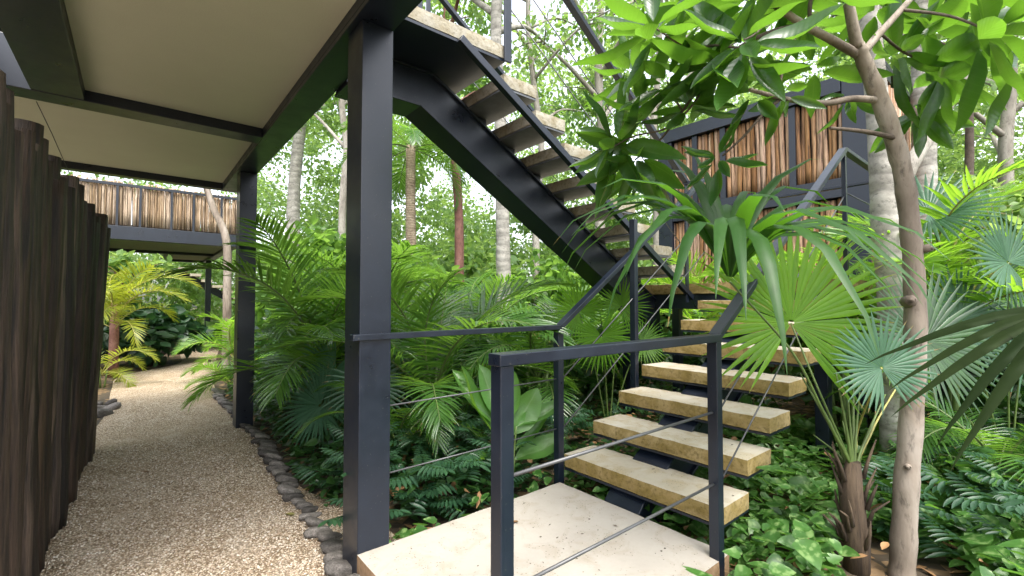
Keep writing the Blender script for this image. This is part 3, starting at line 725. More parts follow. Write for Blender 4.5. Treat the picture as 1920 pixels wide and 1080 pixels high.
# other fan palms
def fan_palm(label, base, leaves, m_, seed, R, name='fan_palm'):
    t = thing(name, label, 'palm', base); q = rel(t); r = random.Random(seed)
    for i, (hub, ax, nm, g) in enumerate(leaves):
        q(stalk([base+Vector((0, 0, -.05)), base.lerp(hub, .5)+Vector((0, 0, .12)), hub], .008, .005))
        q(fan(t, 'fan_leaf', hub, R*r.uniform(.9, 1.1), 38, 310, ax, nm, m_, seed*10+i, grav=g, cone=.12))
fan_palm('grey green fan palm at the right edge beyond the slender trunk', spot(1880, 3.4), [(at(1890, 492, 3.2), V3(-.7, .6, 0), V3(-.1, .4, .9), .2), (at(1800, 600, 3.3), V3(.3, .8, -.2), V3(.2, .5, .8), .4), (at(1925, 640, 3.3), V3(-.5, .7, 0), V3(-.2, .3, .9), .5), (at(1740, 400, 3.5), V3(.8, .7, 0), V3(-.3, .8, .5), .3)], L_TEAL, 21, .46)
fan_palm('small bright green fan palm behind the cables of the lower flight', spot(1140, 4.6), [(at(1128, 630, 4.4), V3(.2, -.9, 0), V3(-.2, .3, .9), .1), (at(1165, 575, 4.6), V3(.3, .7, 0), V3(.1, .4, .9), .15), (at(1205, 640, 4.6), V3(.8, -.2, 0), V3(0, .6, .8), .25), (at(1085, 585, 4.7), V3(-.5, .6, 0), V3(0, .4, .9), .2)], L_FAN_LIGHT, 22, .36)
fan_palm('low fan palm in the shade behind the near column', spot(640, 4.3), [(at(630, 690, 4.1), V3(-.4, -.8, 0), V3(0, .6, .8), .3), (at(600, 760, 4.0), V3(-.6, -.5, 0), V3(0, .6, .8), .4), (at(690, 720, 4.0), V3(.4, -.6, 0), V3(0, .5, .9), .4)], L_TEAL, 23, .42)
# dark leaf hanging close to the eye at the lower right
nb = Vector((1.75, -.55, GZ))
near = thing('fan_palm', 'olive fan leaf hanging close at the right edge of the view', 'palm', nb); nq = rel(near)
hub = at(2010, 560, 1.0)
nq(stalk([nb, nb.lerp(hub, .6)+Vector((.1, 0, .1)), hub], .012, .007, FIBRE))
nq(fan(near, 'fan_leaf', hub, .44, 10, 120, V3(-.50, -.86, .05), V3(-.6, .35, .35), L_OLIVE, 77, grav=.5, cone=.05, split=.3, gexp=1.2))
# ------------------------------------------------------------------ broad leaved tree in front
BIG = [leaf_tmpl(7, 'lance', .55, d, 1.) for d in (-.08, .06, .18, .34)]
def whorl(c, d, n, L, rg, spread=(35, 95)):
    """rosette of long leaves round a twig end"""
    d = np.array(d, float); d /= np.linalg.norm(d); parts = []
    a = np.cross(d, (0, 0, 1.) if abs(d[2]) < .9 else (1., 0, 0)); a /= np.linalg.norm(a); b = np.cross(d, a); ph = rg.uniform(0, 6)
    for i in range(n):
        q = (i+.5)/n; th = ph+i*2.39996; inc = rad(spread[0]+(spread[1]-spread[0])*q+rg.uniform(-9, 9))
        v = d*math.cos(inc)+(a*math.cos(th)+b*math.sin(th))*math.sin(inc); v = v+np.array((0, 0, -.12-.28*q))
        l = L*rg.uniform(.72, 1.12)*(.72+.28*q); w = l*rg.uniform(.132, .165)
        up = d*.8+np.array((0, 0, .6))+rg.normal(size=3)*.25
        T = np.asarray(c)-d*.05*q
        parts.append(scatter(BIG[rg.integers(0, 4)], (T+v*.03)[None], v[None], up[None], l, w))
    return parts
tb = ground(1690, 1080); tb.z = GZ
tree = thing('tree', 'slender smooth barked tree in front with long glossy leaves in rosettes', 'tree', tb); tq = rel(tree)
tr = [Vector((tb.x+.0, tb.y, -.2)), at(1692, 1060, 2.22), at(1700, 900, 2.22), at(1713, 720, 2.22), at(1716, 580, 2.22), at(1708, 440, 2.2), at(1690, 310, 2.18), at(1655, 200, 2.15), at(1622, 120, 2.12), at(1608, 85, 2.1)]
k = MB(); c = catmull(tr, 8); rg0 = random.Random(8)
rad_ = lerp_list([.056, .053, .050, .046, .044, .041, .039, .037, .032, .029], len(c))
rad_ = [r*(1+.05*math.sin(i*1.3)+rg0.uniform(-.02, .02)) for i, r in enumerate(rad_)]
k.tube(c, rad_, 14, jit=.03, rg=rg0)
for px, py, sx, r_ in ((1703, 566, -.5, .022), (1701, 716, -.6, .017), (1704, 872, -.8, .013), (1716, 470, .3, .018), (1699, 640, .2, .012)):   # pruned branch stubs
    o = at(px, py, 2.22); d_ = (RT*sx-FW*.8+UP*.15).normalized()
    k.tube([o, o+d_*.045, o+d_*.066, o+d_*.070, o+d_*.060], [r_*1.5, r_*1.15, r_*1.05, r_*.8, r_*.3], 10, jit=.08, rg=rg0)
tq(k.build('trunk', BARK_BROWN))
BR = [([(1608, 90, 2.1), (1597, 40, 2.08), (1585, -30, 2.05), (1570, -120, 2.05)], .026, .016, BARK_BROWN),
      ([(1612, 105, 2.12), (1560, 75, 2.05), (1505, 45, 2.0), (1460, 15, 1.95), (1400, -30, 1.9)], .020, .012, BARK_BROWN),
      ([(1505, 46, 2.0), (1440, 62, 2.0), (1385, 90, 2.02), (1330, 140, 2.05), (1280, 208, 2.1), (1235, 265, 2.15), (1190, 300, 2.2)], .011, .004, TWIG),
      ([(1335, 132, 2.05), (1300, 195, 2.05), (1250, 240, 2.1), (1190, 255, 2.15), (1150, 275, 2.2)], .006, .003, TWIG),
      ([(1650, 188, 2.15), (1600, 185, 2.1), (1550, 193, 2.05), (1480, 187, 2.0), (1405, 168, 1.97)], .017, .009, BARK_BROWN),
      ([(1462, 186, 2.0), (1430, 215, 2.0), (1395, 255, 2.0), (1355, 292, 2.02)], .008, .004, TWIG),
      ([(1500, 48, 2.0), (1480, 95, 1.97), (1465, 140, 1.98), (1462, 186, 2.0)], .008, .006, TWIG),
      ([(1690, 262, 2.17), (1640, 250, 2.1), (1600, 244, 2.05), (1556, 240, 2.02)], .013, .007, TWIG),
      ([(1618, 100, 2.1), (1650, 62, 2.12), (1690, 18, 2.15), (1740, -40, 2.2)], .019, .012, BARK_BROWN),
      ([(1650, 62, 2.12), (1690, 95, 2.2), (1740, 120, 2.25), (1775, 140, 2.3)], .007, .004, TWIG),
      ([(1518, 50, 2.0), (1520, 0, 2.0), (1535, -50, 2.0)], .010, .007, TWIG),
      ([(1385, 90, 2.02), (1340, 85, 1.95), (1290, 90, 1.9), (1240, 60, 1.9), (1222, 48, 1.9)], .006, .003, TWIG),
      ([(1280, 208, 2.1), (1262, 180, 2.05), (1250, 150, 2.0)], .005, .003, TWIG),
      ([(1460, 15, 1.95), (1420, 60, 1.8), (1395, 75, 1.75)], .006, .003, TWIG),
      ([(1690, 18, 2.15), (1780, 30, 2.0), (1860, 60, 1.85)], .008, .004, TWIG)]
for pts, r0, r1, m_ in BR:
    k = MB(); c = catmull([at(*q) for q in pts], 6); k.tube(c, lerp_list([r0, r1], len(c)), 8, jit=.04, rg=rg0); tq(k.build('branch', m_))
nr = np.random.default_rng(5)
WH = [(1225, 48, 1.9, (-.3, .6, .3), 10, .36), (1345, 105, 1.9, (-.2, .8, .2), 11, .38), (1250, 148, 2.0, (-.2, .8, .2), 9, .30), (1150, 268, 2.2, (-.8, .1, .3), 11, .33), (1192, 300, 2.2, (-.5, -.6, .3), 10, .34), (1205, 200, 2.15, (-.3, .9, .1), 8, .26),
      (1345, 292, 2.02, (-.4, .3, .5), 9, .19), (1292, 190, 2.05, (-.1, .6, .6), 8, .24), (1404, 168, 1.97, (-.6, .5, .2), 8, .25), (1395, 76, 1.75, (-.4, .3, .6), 10, .34), (1470, 187, 2.0, (.1, -.6, .2), 6, .20), (1525, 120, 2.3, (0, .7, -.3), 8, .28),
      (1400, 0, 1.9, (-.4, .6, .2), 11, .38), (1290, 0, 2.1, (-.3, .7, 0), 10, .36), (1470, -10, 2.2, (0, .8, 0), 10, .38), (1535, -45, 2.0, (0, .8, .3), 10, .34), (1590, 190, 2.3, (-.1, -.5, 0), 6, .18), (1440, 85, 2.4, (-.2, .7, -.3), 9, .32),
      (1690, 95, 2.25, (.3, .2, .3), 9, .32), (1775, 140, 2.3, (.6, -.1, .2), 11, .36), (1720, 215, 2.45, (.2, -.5, -.2), 8, .33), (1740, 40, 2.3, (.4, .5, 0), 10, .36), (1862, 60, 1.85, (.5, .2, .4), 9, .36), (1830, -30, 1.9, (.4, .6, .3), 9, .38),
      (1640, 10, 2.4, (0, .7, -.3), 10, .36), (1925, 130, 1.9, (.5, -.2, .3), 7, .3), (1180, 130, 2.5, (-.5, .5, 0), 9, .32), (1330, 40, 2.4, (-.2, .6, -.3), 10, .36)]
for px, py, dp, d, n, L in WH:
    n = int(n*1.12); V, F = join(whorl(np.array(at(px, py, dp)), np.array(V3(*d)), n, L*1.04, nr))
    link_o = bpy.data.objects.new("leaf_cluster", np_mesh("leaf_cluster", V, F, L_BROAD, uv=tm_uv(7, n))); link(link_o)
    tq(link_o)

# ------------------------------------------------------------------ trees behind
def crown_mesh(centres, r, n, L, W, m_, seed, flat=.75, tm=LOW, down=.35):
    g = np.random.default_rng(seed)
    V, F = join([clump(c, r*g.uniform(.7, 1.25), int(n*g.uniform(.7, 1.3)), L, W, g, flat, tm, down) for c in centres]); return np_mesh('crown', V, F, m_)
def forest_tree(label, base, path, r0, r1, bark, leafm, seed, limbs=7, crown_r=1.6, clumps=16, n=150, L=.135, W=.046, lo=.6, group='forest trees behind the stairs', extra=(), name='tree'):
    """trunk along path (offsets from base), limbs from its upper part, leaf clumps on the limbs"""
    t = thing(name, label, 'tree', base, group); r = random.Random(seed)
    c = catmull(path, 6); k = MB(); k.tube(c, lerp_list([r0*1.15, r0, (r0+r1)/2, r1], len(c)), 10, jit=.05, rg=r)
    mesh_obj('trunk', k.mesh('trunk', bark), t); tips = []
    k = MB()
    for i in range(limbs):
        q = lo+(1-lo)*(i+.5)/limbs; j = min(int(q*(len(c)-1)), len(c)-2); p = c[j]; a = i*2.4+r.uniform(-.4, .4); l = crown_r*r.uniform(.7, 1.2)
        e = p+Vector((math.cos(a)*l, math.sin(a)*l, l*r.uniform(.25, .8))); m_ = p.lerp(e, .5)+Vector((r.uniform(-.1, .1), r.uniform(-.1, .1), .12*l))
        s = catmull([p, m_, e], 5); rr = r1*.75+(r0-r1)*(1-q)*.4; k.tube(s, lerp_list([rr, rr*.25], len(s)), 6); tips += [m_.lerp(e, .5), e]
        for _ in range(2):
            b2 = m_.lerp(e, r.uniform(.1, .7)); e2 = b2+Vector((r.uniform(-1, 1), r.uniform(-1, 1), r.uniform(-.1, .7)))*l*.5
            k.tube([b2, b2.lerp(e2, .5)+Vector((0, 0, .05)), e2], [rr*.4, rr*.25, rr*.1], 5); tips.append(e2)
    mesh_obj('branch', k.mesh('branch', bark), t)
    tips += [Vector(x) for x in extra]; r.shuffle(tips)
    mesh_obj('crown', crown_mesh([tuple(x) for x in tips[:clumps]], crown_r*.36, n, L, W, leafm, seed), t); return t
# pale trunk right behind the slender tree, forking to the right
pb = spot(1678, 3.35); t = thing('tree', 'thicker pale barked tree just behind the slender one, forking to the right', 'tree', pb); q = rel(t)
k = MB(); c = catmull([Vector((pb.x, pb.y, -.3)), at(1680, 900, 3.35), at(1674, 700, 3.35), at(1672, 540, 3.35), at(1662, 420, 3.35), at(1656, 310, 3.35), at(1644, 190, 3.35), at(1630, 40, 3.3), at(1610, -160, 3.2), at(1600, -420, 3.1)], 7)
k.tube(c, lerp_list([.088, .088, .088, .09, .094, .088, .07, .065, .055, .045], len(c)), 16, jit=.025, rg=rg0); q(k.build('trunk', BARK_PALE))
k = MB(); c = catmull([at(1672, 400, 3.35), at(1705, 315, 3.3), at(1745, 250, 3.3), at(1790, 170, 3.25), at(1835, 80, 3.2), at(1880, -40, 3.2), at(1900, -200, 3.2)], 6)
k.tube(c, lerp_list([.055, .05, .046, .043, .04, .036, .03], len(c)), 12, jit=.03, rg=rg0); q(k.build('branch', BARK_GREY))
g = np.random.default_rng(88)
q(link(bpy.data.objects.new('crown', crown_mesh([tuple(at(px, py, dp)) for px, py, dp in ((1880, -60, 3.3), (1900, -190, 3.4), (1600, -300, 3.3), (1590, -420, 3.2), (1650, -380, 3.6), (1820, -160, 3.6))], .45, 60, .22, .05, L_BROAD, 88, tm=MID))))
def up(px, py, depth, base): return at(px, py, depth)-base
def trunk_tree(label, px, depth, pts, r0, r1, bark, leafm, seed, **kw):
    b = spot(px, depth); path = [Vector((0, 0, -.2))]+[up(x, y, depth, b) for x, y in pts]
    return forest_tree(label, b, path, r0, r1, bark, leafm, seed, **kw)
trunk_tree('tree with thin pinkish bent trunk at the path edge beyond the far column', 427, 9.0, [(426, 560), (424, 450), (400, 390), (385, 340), (380, 280), (385, 200)], .07, .045, BARK_BROWN, L_FORESTB, 201, clumps=7, crown_r=.9, n=90, lo=.86, limbs=4)
trunk_tree('pale trunked tree seen between the two columns', 548, 11.5, [(550, 400), (556, 300), (566, 200), (560, 60), (575, -120)], .15, .10, BARK_PALE, L_FORESTB, 202, crown_r=2.0, clumps=18, n=150, lo=.55)
trunk_tree('slim reddish trunked tree left of the pale one beyond the stringer', 861, 8.8, [(861, 500), (860, 400), (852, 290), (842, 230), (835, 60), (850, -120)], .085, .06, BARK_RED, L_FOREST, 203, crown_r=1.5, clumps=13, n=110, lo=.7)
trunk_tree('stout pale trunked tree standing behind the upper stringer', 944, 7.6, [(944, 560), (943, 440), (941, 350), (938, 220), (930, 60), (940, -150)], .115, .085, BARK_PALE, L_FORESTB, 204, crown_r=1.7, clumps=10, n=90, lo=.82, limbs=6)
trunk_tree('thin grey tree with sparse twigs above the upper stair flight', 1122, 10.5, [(1125, 400), (1128, 250), (1122, 130), (1126, 20), (1130, -140)], .11, .07, BARK_GREY, L_FORESTB, 205, crown_r=2.2, clumps=14, n=90, L=.16, lo=.4, limbs=9)
trunk_tree('pale slim tree standing behind the right palms', 1735, 6.6, [(1735, 420), (1732, 260), (1728, 160), (1730, 0), (1725, -160)], .14, .10, BARK_PALE, L_FORESTB, 206, crown_r=1.8, clumps=14, n=120, lo=.6)
trunk_tree('thin dark trunked tree near the right edge', 1816, 7.0, [(1816, 420), (1818, 250), (1812, 120), (1800, 0), (1790, -150)], .055, .04, TWIG, L_FOREST, 207, crown_r=1.6, clumps=14, n=120, lo=.55)
trunk_tree('leafy tree rising behind the right end of the upper landing', 1010, 9.5, [(1005, 420), (1015, 280), (1000, 150), (990, 30), (1000, -150)], .07, .045, BARK_GREY, L_FOREST, 208, crown_r=2.0, clumps=18, n=110, lo=.45, limbs=9)
trunk_tree('leafy tree with dense crown between the near column and the slim palm', 640, 10.0, [(642, 400), (650, 280), (640, 180), (650, 60), (640, -120)], .08, .05, BARK_GREY, L_FOREST, 209, crown_r=1.9, clumps=20, n=130, lo=.3, limbs=9)
trunk_tree('tree with light crown behind the left part of the pole house', 1230, 11.5, [(1232, 380), (1225, 250), (1235, 120), (1240, -40)], .10, .06, BARK_GREY, L_FORESTB, 210, crown_r=2.3, clumps=18, n=120, lo=.45, limbs=9)
trunk_tree('small leafy tree in front of the far raised building', 214, 9.6, [(216, 640), (220, 580), (226, 545), (238, 515)], .05, .02, BARK_RED, L_FORESTB, 211, crown_r=.62, clumps=11, n=36, L=.2, W=.075, lo=.8)
trunk_tree('tall bright tree at the far right behind the palms', 1890, 8.5, [(1890, 420), (1885, 280), (1895, 150), (1890, 0), (1880, -140)], .11, .07, BARK_GREY, L_FORESTB, 212, crown_r=2.0, clumps=20, n=130, lo=.35, limbs=10)
# shrubs
def shrub(label, base, h, r, leafm, seed, n=14, per=110, L=.15, W=.055, tm=MID, group='bushes under the trees'):
    t = thing('shrub', label, 'shrub', base, group); g = np.random.default_rng(seed); k = MB(); cs = []
    for i in range(n):
        a = i*2.4; q = math.sqrt((i+.5)/n); z = h*(.25+.6*(1-q*q*.8)*g.uniform(.7, 1.1)); c = Vector((math.cos(a)*q*r*.8, math.sin(a)*q*r*.8, z)); cs.append(tuple(c))
        k.tube([(0, 0, -.05), c*.5+Vector((0, 0, .05)), c], [.014, .010, .004], 5)
    mesh_obj('stem', k.mesh('stem', TWIG), t)
    mesh_obj('foliage', crown_mesh(cs, min(h, r)*.42, per, L, W, leafm, seed, .8, tm, .25), t); return t
shrub('dark green broad leaved bush on the inner bend of the gravel path', spot(287, 9.6), 1.25, .95, L_SHRUB, 301, 18, 80, .24, .085)
shrub('rounded green bush behind the pale green palm at the path bend', spot(530, 11.0), 1.9, 1.1, L_FOREST, 302, 18, 110, .2)
shrub('mid green bush under the far raised building at the right of the path', spot(462, 13.5), 1.1, .9, L_FOREST, 303, 16, 100, .2)
shrub('tall leafy bush behind the big arching palm', spot(605, 8.8), 2.9, 1.25, L_FOREST, 304, 24, 110, .2, .07)
shrub('tall dark bush behind the near column palms', spot(740, 8.0), 2.3, 1.3, L_FOREST, 305, 22, 110, .2, .07)
shrub('bright bush between the reddish and pale trunks', spot(900, 10.5), 3.0, 1.5, L_FORESTB, 306, 24, 120, .19, .06)
shrub('bush seen under the upper treads', spot(1050, 9.0), 2.4, 1.4, L_FOREST, 307, 22, 110, .19, .06)
shrub('bush at the corner of the pole house', spot(1205, 8.6), 2.2, 1.2, L_FORESTB, 308, 20, 110, .18, .06)
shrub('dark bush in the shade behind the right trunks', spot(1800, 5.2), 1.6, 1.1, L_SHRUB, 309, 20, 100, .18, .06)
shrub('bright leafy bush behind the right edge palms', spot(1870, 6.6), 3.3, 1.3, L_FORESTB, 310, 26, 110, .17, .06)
shrub('bush beside the log fence end behind the yellow palm', spot(185, 11.0), 1.8, 1.0, L_FOREST, 311, 16, 100, .2, .07)
shrub('bush right of the pole house column', spot(1640, 6.2), 1.9, 1.0, L_FOREST, 312, 18, 100, .17, .06)

# ------------------------------------------------------------------ far forest, reads as one mass
g = np.random.default_rng(77); parts = []
def blocked(x, y, z):
    if -6 < x < 3.0 and 12.8 < y < 20.5: return True
    if -2.0 < x < 3.2 and y < 24 and z < 4.2: return True
    if 6.3 < x < 13 and .6 < y < 6.3: return True
    return False
n = 0
while n < 1300:
    a = rad(g.uniform(-32, 104)); d = g.uniform(12.5, 26); z = -.1+9.5*g.random()**1.25
    if z > 3.6 and g.random() < .38: continue
    x, y = math.sin(a)*d, math.cos(a)*d
    if blocked(x, y, z): continue
    parts.append(clump((x, y, z), g.uniform(.55, 1.15), int(g.uniform(170, 330)), .155, .055, g)); n += 1
for _ in range(170):          # low trees closing the view under the far building
    a = rad(g.uniform(-16, 16)); d = g.uniform(24.5, 31); parts.append(clump((math.sin(a)*d, math.cos(a)*d, -.1+4.5*g.random()), g.uniform(.7, 1.2), 130, .26, .085, g))
V, F = join(parts)
mesh_obj('forest', np_mesh('forest', V, F, L_FORESTB), None, label='pale green sunlit jungle far behind the stairs and houses', cat='forest', kind='stuff')

# ------------------------------------------------------------------ paddle leaved plant by the landing
PAD = [leaf_tmpl(9, 'paddle', .5, d, 1.5) for d in (.1, .3, .6)]
pb = spot(958, 3.12); t = thing('paddle_plant', 'bright plant with big paddle shaped leaves beside the landing', 'plant', pb); q = rel(t)
for (x0, y0), (x1, y1), w, dz, nrm in (((962, 815), (1016, 735), .098, .0, (.3, .5, .9)), ((965, 862), (1062, 812), .085, -.1, (-.2, .7, .7)), ((948, 800), (905, 680), .080, -.05, (.3, .3, .9)), ((930, 800), (852, 683), .062, -.1, (.5, .3, .9)),
     ((960, 850), (1032, 778), .034, -.15, (-.3, .6, .7)), ((940, 838), (870, 690), .032, .02, (.6, .3, .6)), ((968, 800), (1060, 745), .06, -.12, (-.1, .6, .6)), ((930, 860), (800, 848), .045, -.2, (.1, .9, .3)), ((955, 790), (960, 690), .07, -.05, (0, .4, .9)), ((950, 870), (900, 900), .03, -.2, (0, .9, .4))):
    a = at(x0, y0, 3.12); b = at(x1, y1, 3.12-dz); d = np.array(b-a); L = np.linalg.norm(d)*1.06
    V, F = scatter(PAD[1 if w > .04 else 0], np.array(a)[None], d[None]+np.array((0, 0, .10*L)), np.array(V3(*nrm))[None], L, w)
    q(link(bpy.data.objects.new('leaf', np_mesh('leaf', V, F, L_PADDLE, uv=tm_uv(9, 1)))))
    q(stalk([pb+Vector((0, 0, -.02)), pb.lerp(a, .5)+Vector((0, 0, .02)), a], .009, .005))

# ------------------------------------------------------------------ ground cover (nobody could count it)
def inside(poly, x, y):
    c = False; j = len(poly)-1
    for i in range(len(poly)):
        xi, yi = poly[i]; xj, yj = poly[j]
        if (yi > y) != (yj > y) and x < (xj-xi)*(y-yi)/(yj-yi)+xi: c = not c
        j = i
    return c
PATH_R = [(1.3, -3), (.85, 1.0), (.78, 1.7), (.83, 2.35), (.86, 2.95), (.855, 3.43), (.95, 4.73), (.93, 6.2), (.92, 7.4), (1.05, 9.2), (1.35, 11.5), (1.75, 14.5), (2.5, 18.4)]
def path_right(y):
    for (xa, ya), (xb, yb) in zip(PATH_R[:-1], PATH_R[1:]):
        if ya <= y <= yb: return xa+(xb-xa)*(y-ya)/(yb-ya)
    return 2.5
def cover(name, label, test, n, box, hz, L, W, m_, seed, tm=HEART, stalks=True, tuft=3):
    g = np.random.default_rng(seed); T = []
    while len(T) < n:
        x, y = g.uniform(box[0], box[1]), g.uniform(box[2], box[3])
        if test(x, y): T.append((x, y, GZ+.02+hz*g.random()**1.3*(.55+.45*mnoise.noise((x*1.3, y*1.3, seed))*1.6+.2)))
    T = np.array(T); T[:, 2] = np.maximum(T[:, 2], GZ+.015); a = g.uniform(0, 2*PI, n)
    D = np.stack([np.cos(a), np.sin(a), g.uniform(-.45, .35, n)], 1); U = g.normal(size=(n, 3))*.35; U[:, 2] += 1
    sz = g.uniform(.55, 1.3, n); parts = []
    for i, tmm in enumerate(tm):
        s = np.arange(n) % len(tm) == i; parts.append(scatter(tmm, T[s], D[s], U[s], L*sz[s], W*sz[s]))
    V, F = join(parts); return mesh_obj(name, np_mesh(name, V, F, m_), None, label=label, cat='ground cover', kind='stuff')
def near_trunk(x, y):            # bare ring round the slender trunk
    return math.hypot(x-tb.x, y-tb.y) < .30 or math.hypot(x-tb.x*.85, y-tb.y*.85) < .26 or math.hypot(x-tb.x*.7, y-tb.y*.7) < .2
def on_slab(x, y, e=.03): return .80-e < x < 2.23+e and 1.03-e < y < 2.2+e
cover('ground_cover', 'dark green leafy ground cover in the bed right of the path', lambda x, y: x > path_right(y)+.13 and not on_slab(x, y, .10) and x < 6.5 and (y > 2.9 or x > 1.25), 9500, (.9, 6.5, 2.25, 9.5), .30, .085, .030, L_COVER, 401)
cover('edge_cover', 'small leaved dark green creeper in the bed beside the edging stones', lambda x, y: x > path_right(y)+.10 and not on_slab(x, y, .10) and (y > 3.0 or x > 1.3), 5200, (.92, 2.3, 2.4, 8.0), .16, .058, .022, L_COVER, 403)
cover('tall_pothos', 'larger lighter leaves rising above the carpet around the fan palm', lambda x, y: not on_slab(x, y, .10) and not near_trunk(x, y) and y < 2.2 and x > 1.3 and not (2.1 < x < 4.6 and y > .98), 1700, (1.3, 5.0, -1.2, 2.2), .42, .125, .050, L_POTHOS, 404)
cover('pothos_cover', 'bright variegated trailing leaves carpeting the ground at the lower right', lambda x, y: not on_slab(x, y, .05) and not near_trunk(x, y) and y < 2.3 and x+y*.2 > 1.0, 12000, (1.0, 5.4, -1.6, 2.3), .20, .088, .033, L_POTHOS, 402)
# deeply cut leaves
def split_leaf(g, c, az, L):
    parts = []; n = 7
    d0 = np.array((math.cos(az), math.sin(az), g.uniform(.0, .4))); d0 /= np.linalg.norm(d0); s0 = np.cross((0, 0, 1.), d0); s0 /= np.linalg.norm(s0); u = np.cross(d0, s0)
    for i in range(n):
        q = i/n
        for sg in (1, -1):
            th = rad(78-45*q); v = d0*math.cos(th)+s0*sg*math.sin(th)-u*.15
            parts.append(scatter(MID[1], (c+d0*L*q*.8)[None], v[None], (u+g.normal(size=3)*.1)[None], L*(.48-.25*q)*g.uniform(.85, 1.1), L*.055))
    parts.append(scatter(MID[1], (c+d0*L*.7)[None], d0[None], u[None], L*.36, L*.06)); return parts
g = np.random.default_rng(9); parts = []
spots = [(g.uniform(1.0, 2.3), g.uniform(2.30, 3.3)) for _ in range(75)]+[(g.uniform(2.3, 3.4), g.uniform(2.5, 4.4)) for _ in range(50)]+[(g.uniform(2.9, 5.5), g.uniform(-1.2, .75)) for _ in range(150)]+[(g.uniform(1.2, 3.0), g.uniform(3.3, 5.5)) for _ in range(45)]
spots = [q for q in spots if not near_trunk(*q)]
for x, y in spots:
    for _ in range(2): parts += split_leaf(g, np.array((x+g.uniform(-.1, .1), y+g.uniform(-.1, .1), GZ+g.uniform(.05, .42))), g.uniform(0, 6.3), g.uniform(.16, .27))
V, F = join(parts); mesh_obj('split_leaf_cover', np_mesh('split_leaf_cover', V, F, L_FERN), None, label='blue green deeply cut leaves of the low plants around the landing', cat='ground cover', kind='stuff')
def off_path(x, y): return (x > path_right(y)+.45+max(0, y-8)*.09 or x < -.75) and not (y > 9 and x < 2.6 and x > -1) and not (-7 < x < -.7 and y < 8.5) and not (4 < x < 6 and 0.6 < y < 3.8) and not (x > 7 and 1 < y < 5.2)
g = np.random.default_rng(55); parts = []
while len(parts) < 620:
    a = rad(g.uniform(-25, 100)); d = g.uniform(5.2, 16); x, y = math.sin(a)*d, math.cos(a)*d
    if not off_path(x, y): continue
    parts.append(clump((x, y, GZ+g.uniform(.05, .55+.05*d)), g.uniform(.3, .55), 70, .17, .055, g, .8, LOW, .2))
V, F = join(parts); mesh_obj('undergrowth', np_mesh('undergrowth', V, F, L_COVER), None, label='dense dark green undergrowth between the trunks', cat='undergrowth', kind='stuff')
g = np.random.default_rng(56); n = 2600; T = []
while len(T) < n:
    x, y = g.uniform(-.5, 6), g.uniform(-1.5, 8)
    if (x > path_right(y)+.1 or x < -.6) and not on_slab(x, y): T.append((x, y, GZ-.008+.012*g.random()))
T = np.array(T); a = g.uniform(0, 6.3, n); D = np.stack([np.cos(a), np.sin(a), g.uniform(-.1, .1, n)], 1); U = g.normal(size=(n, 3))*.2; U[:, 2] += 1
V, F = scatter(LOW[1], T, D, U, g.uniform(.04, .12, n), g.uniform(.012, .03, n)); mesh_obj('leaf_litter', np_mesh('leaf_litter', V, F, DEADLEAF), None, label='dry brown leaf litter on the soil under the plants', cat='leaf litter', kind='stuff')

# ------------------------------------------------------------------ stones and fallen leaves
def stone_mesh(seed):
    bm = bmesh.new(); bmesh.ops.create_icosphere(bm, subdivisions=3, radius=1)
    for v in bm.verts:
        n = v.co.copy(); v.co *= 1+.22*mnoise.noise(n*1.3+Vector((seed*7, 0, 0)))+.07*mnoise.noise(n*3.5+Vector((0, seed*5, 0)))
        v.co.z = max(-.6, min(.75, v.co.z))
    for f in bm.faces: f.smooth = True
    me = bpy.data.meshes.new('edging_stone'); bm.to_mesh(me); bm.free(); me.materials.append(STONE); return me
SM = [stone_mesh(i) for i in range(6)]; r = random.Random(12)
def stone(x, y, s, label, group, rz, z=GZ+.012):
    o = bpy.data.objects.new('edging_stone', SM[r.randrange(6)]); link(o, None, label, 'stone', group)
    o.location = (x, y, z); o.rotation_euler = (r.uniform(-.25, .25), r.uniform(.15, .5), rz); o.scale = (s*r.uniform(.85, 1.15), s*r.uniform(.5, .68), s*r.uniform(.40, .55))
y = 1.95
while y < 8.0:
    s = r.uniform(.058, .085); x = path_right(y)
    stone(x+r.uniform(-.02, .03), y, s, 'rounded grey stone in the row edging the right side of the path', 'stones edging the right side of the path', r.uniform(-.3, .3)+.1); y += s*r.uniform(1.25, 1.6)
for x, y, s in ((-.27, 7.25, .12), (-.20, 7.55, .11), (-.30, 7.6, .09), (-.22, 7.9, .10), (-.33, 7.95, .08)):
    stone(x, y, s, 'flat stone in the little heap at the left edge of the path', 'heap of stones at the left edge of the path', r.uniform(0, 3))
def fallen(label, p, L, W, az, name='fallen_leaf', m_=DEADLEAF):
    V, F = scatter(leaf_tmpl(5, 'lance', .8, .3), np.zeros((1, 3)), np.array([[math.cos(az), math.sin(az), .12]]), np.array([[.1, .1, 1.]]), L, W)
    o = mesh_obj(name, np_mesh(name, V, F, m_), None, label=label, cat='leaf'); o.location = p
fallen('curled dry brown leaf lying on the concrete landing', at(972, 975, 1)*0+ground(972, 978, .012), .05, .014, 2.0)
fallen('pale yellow leaf lying by the edging stones', ground(552, 965, GZ+.02), .10, .018, 1.9, m_=STALK_Y)
fallen('small dark leaf in the middle of the gravel path', ground(268, 885, GZ+.016), .06, .018, .5)
fallen('dry leaf lying on the lowest concrete tread', ground(1222, 868, .182), .08, .016, 1.2)

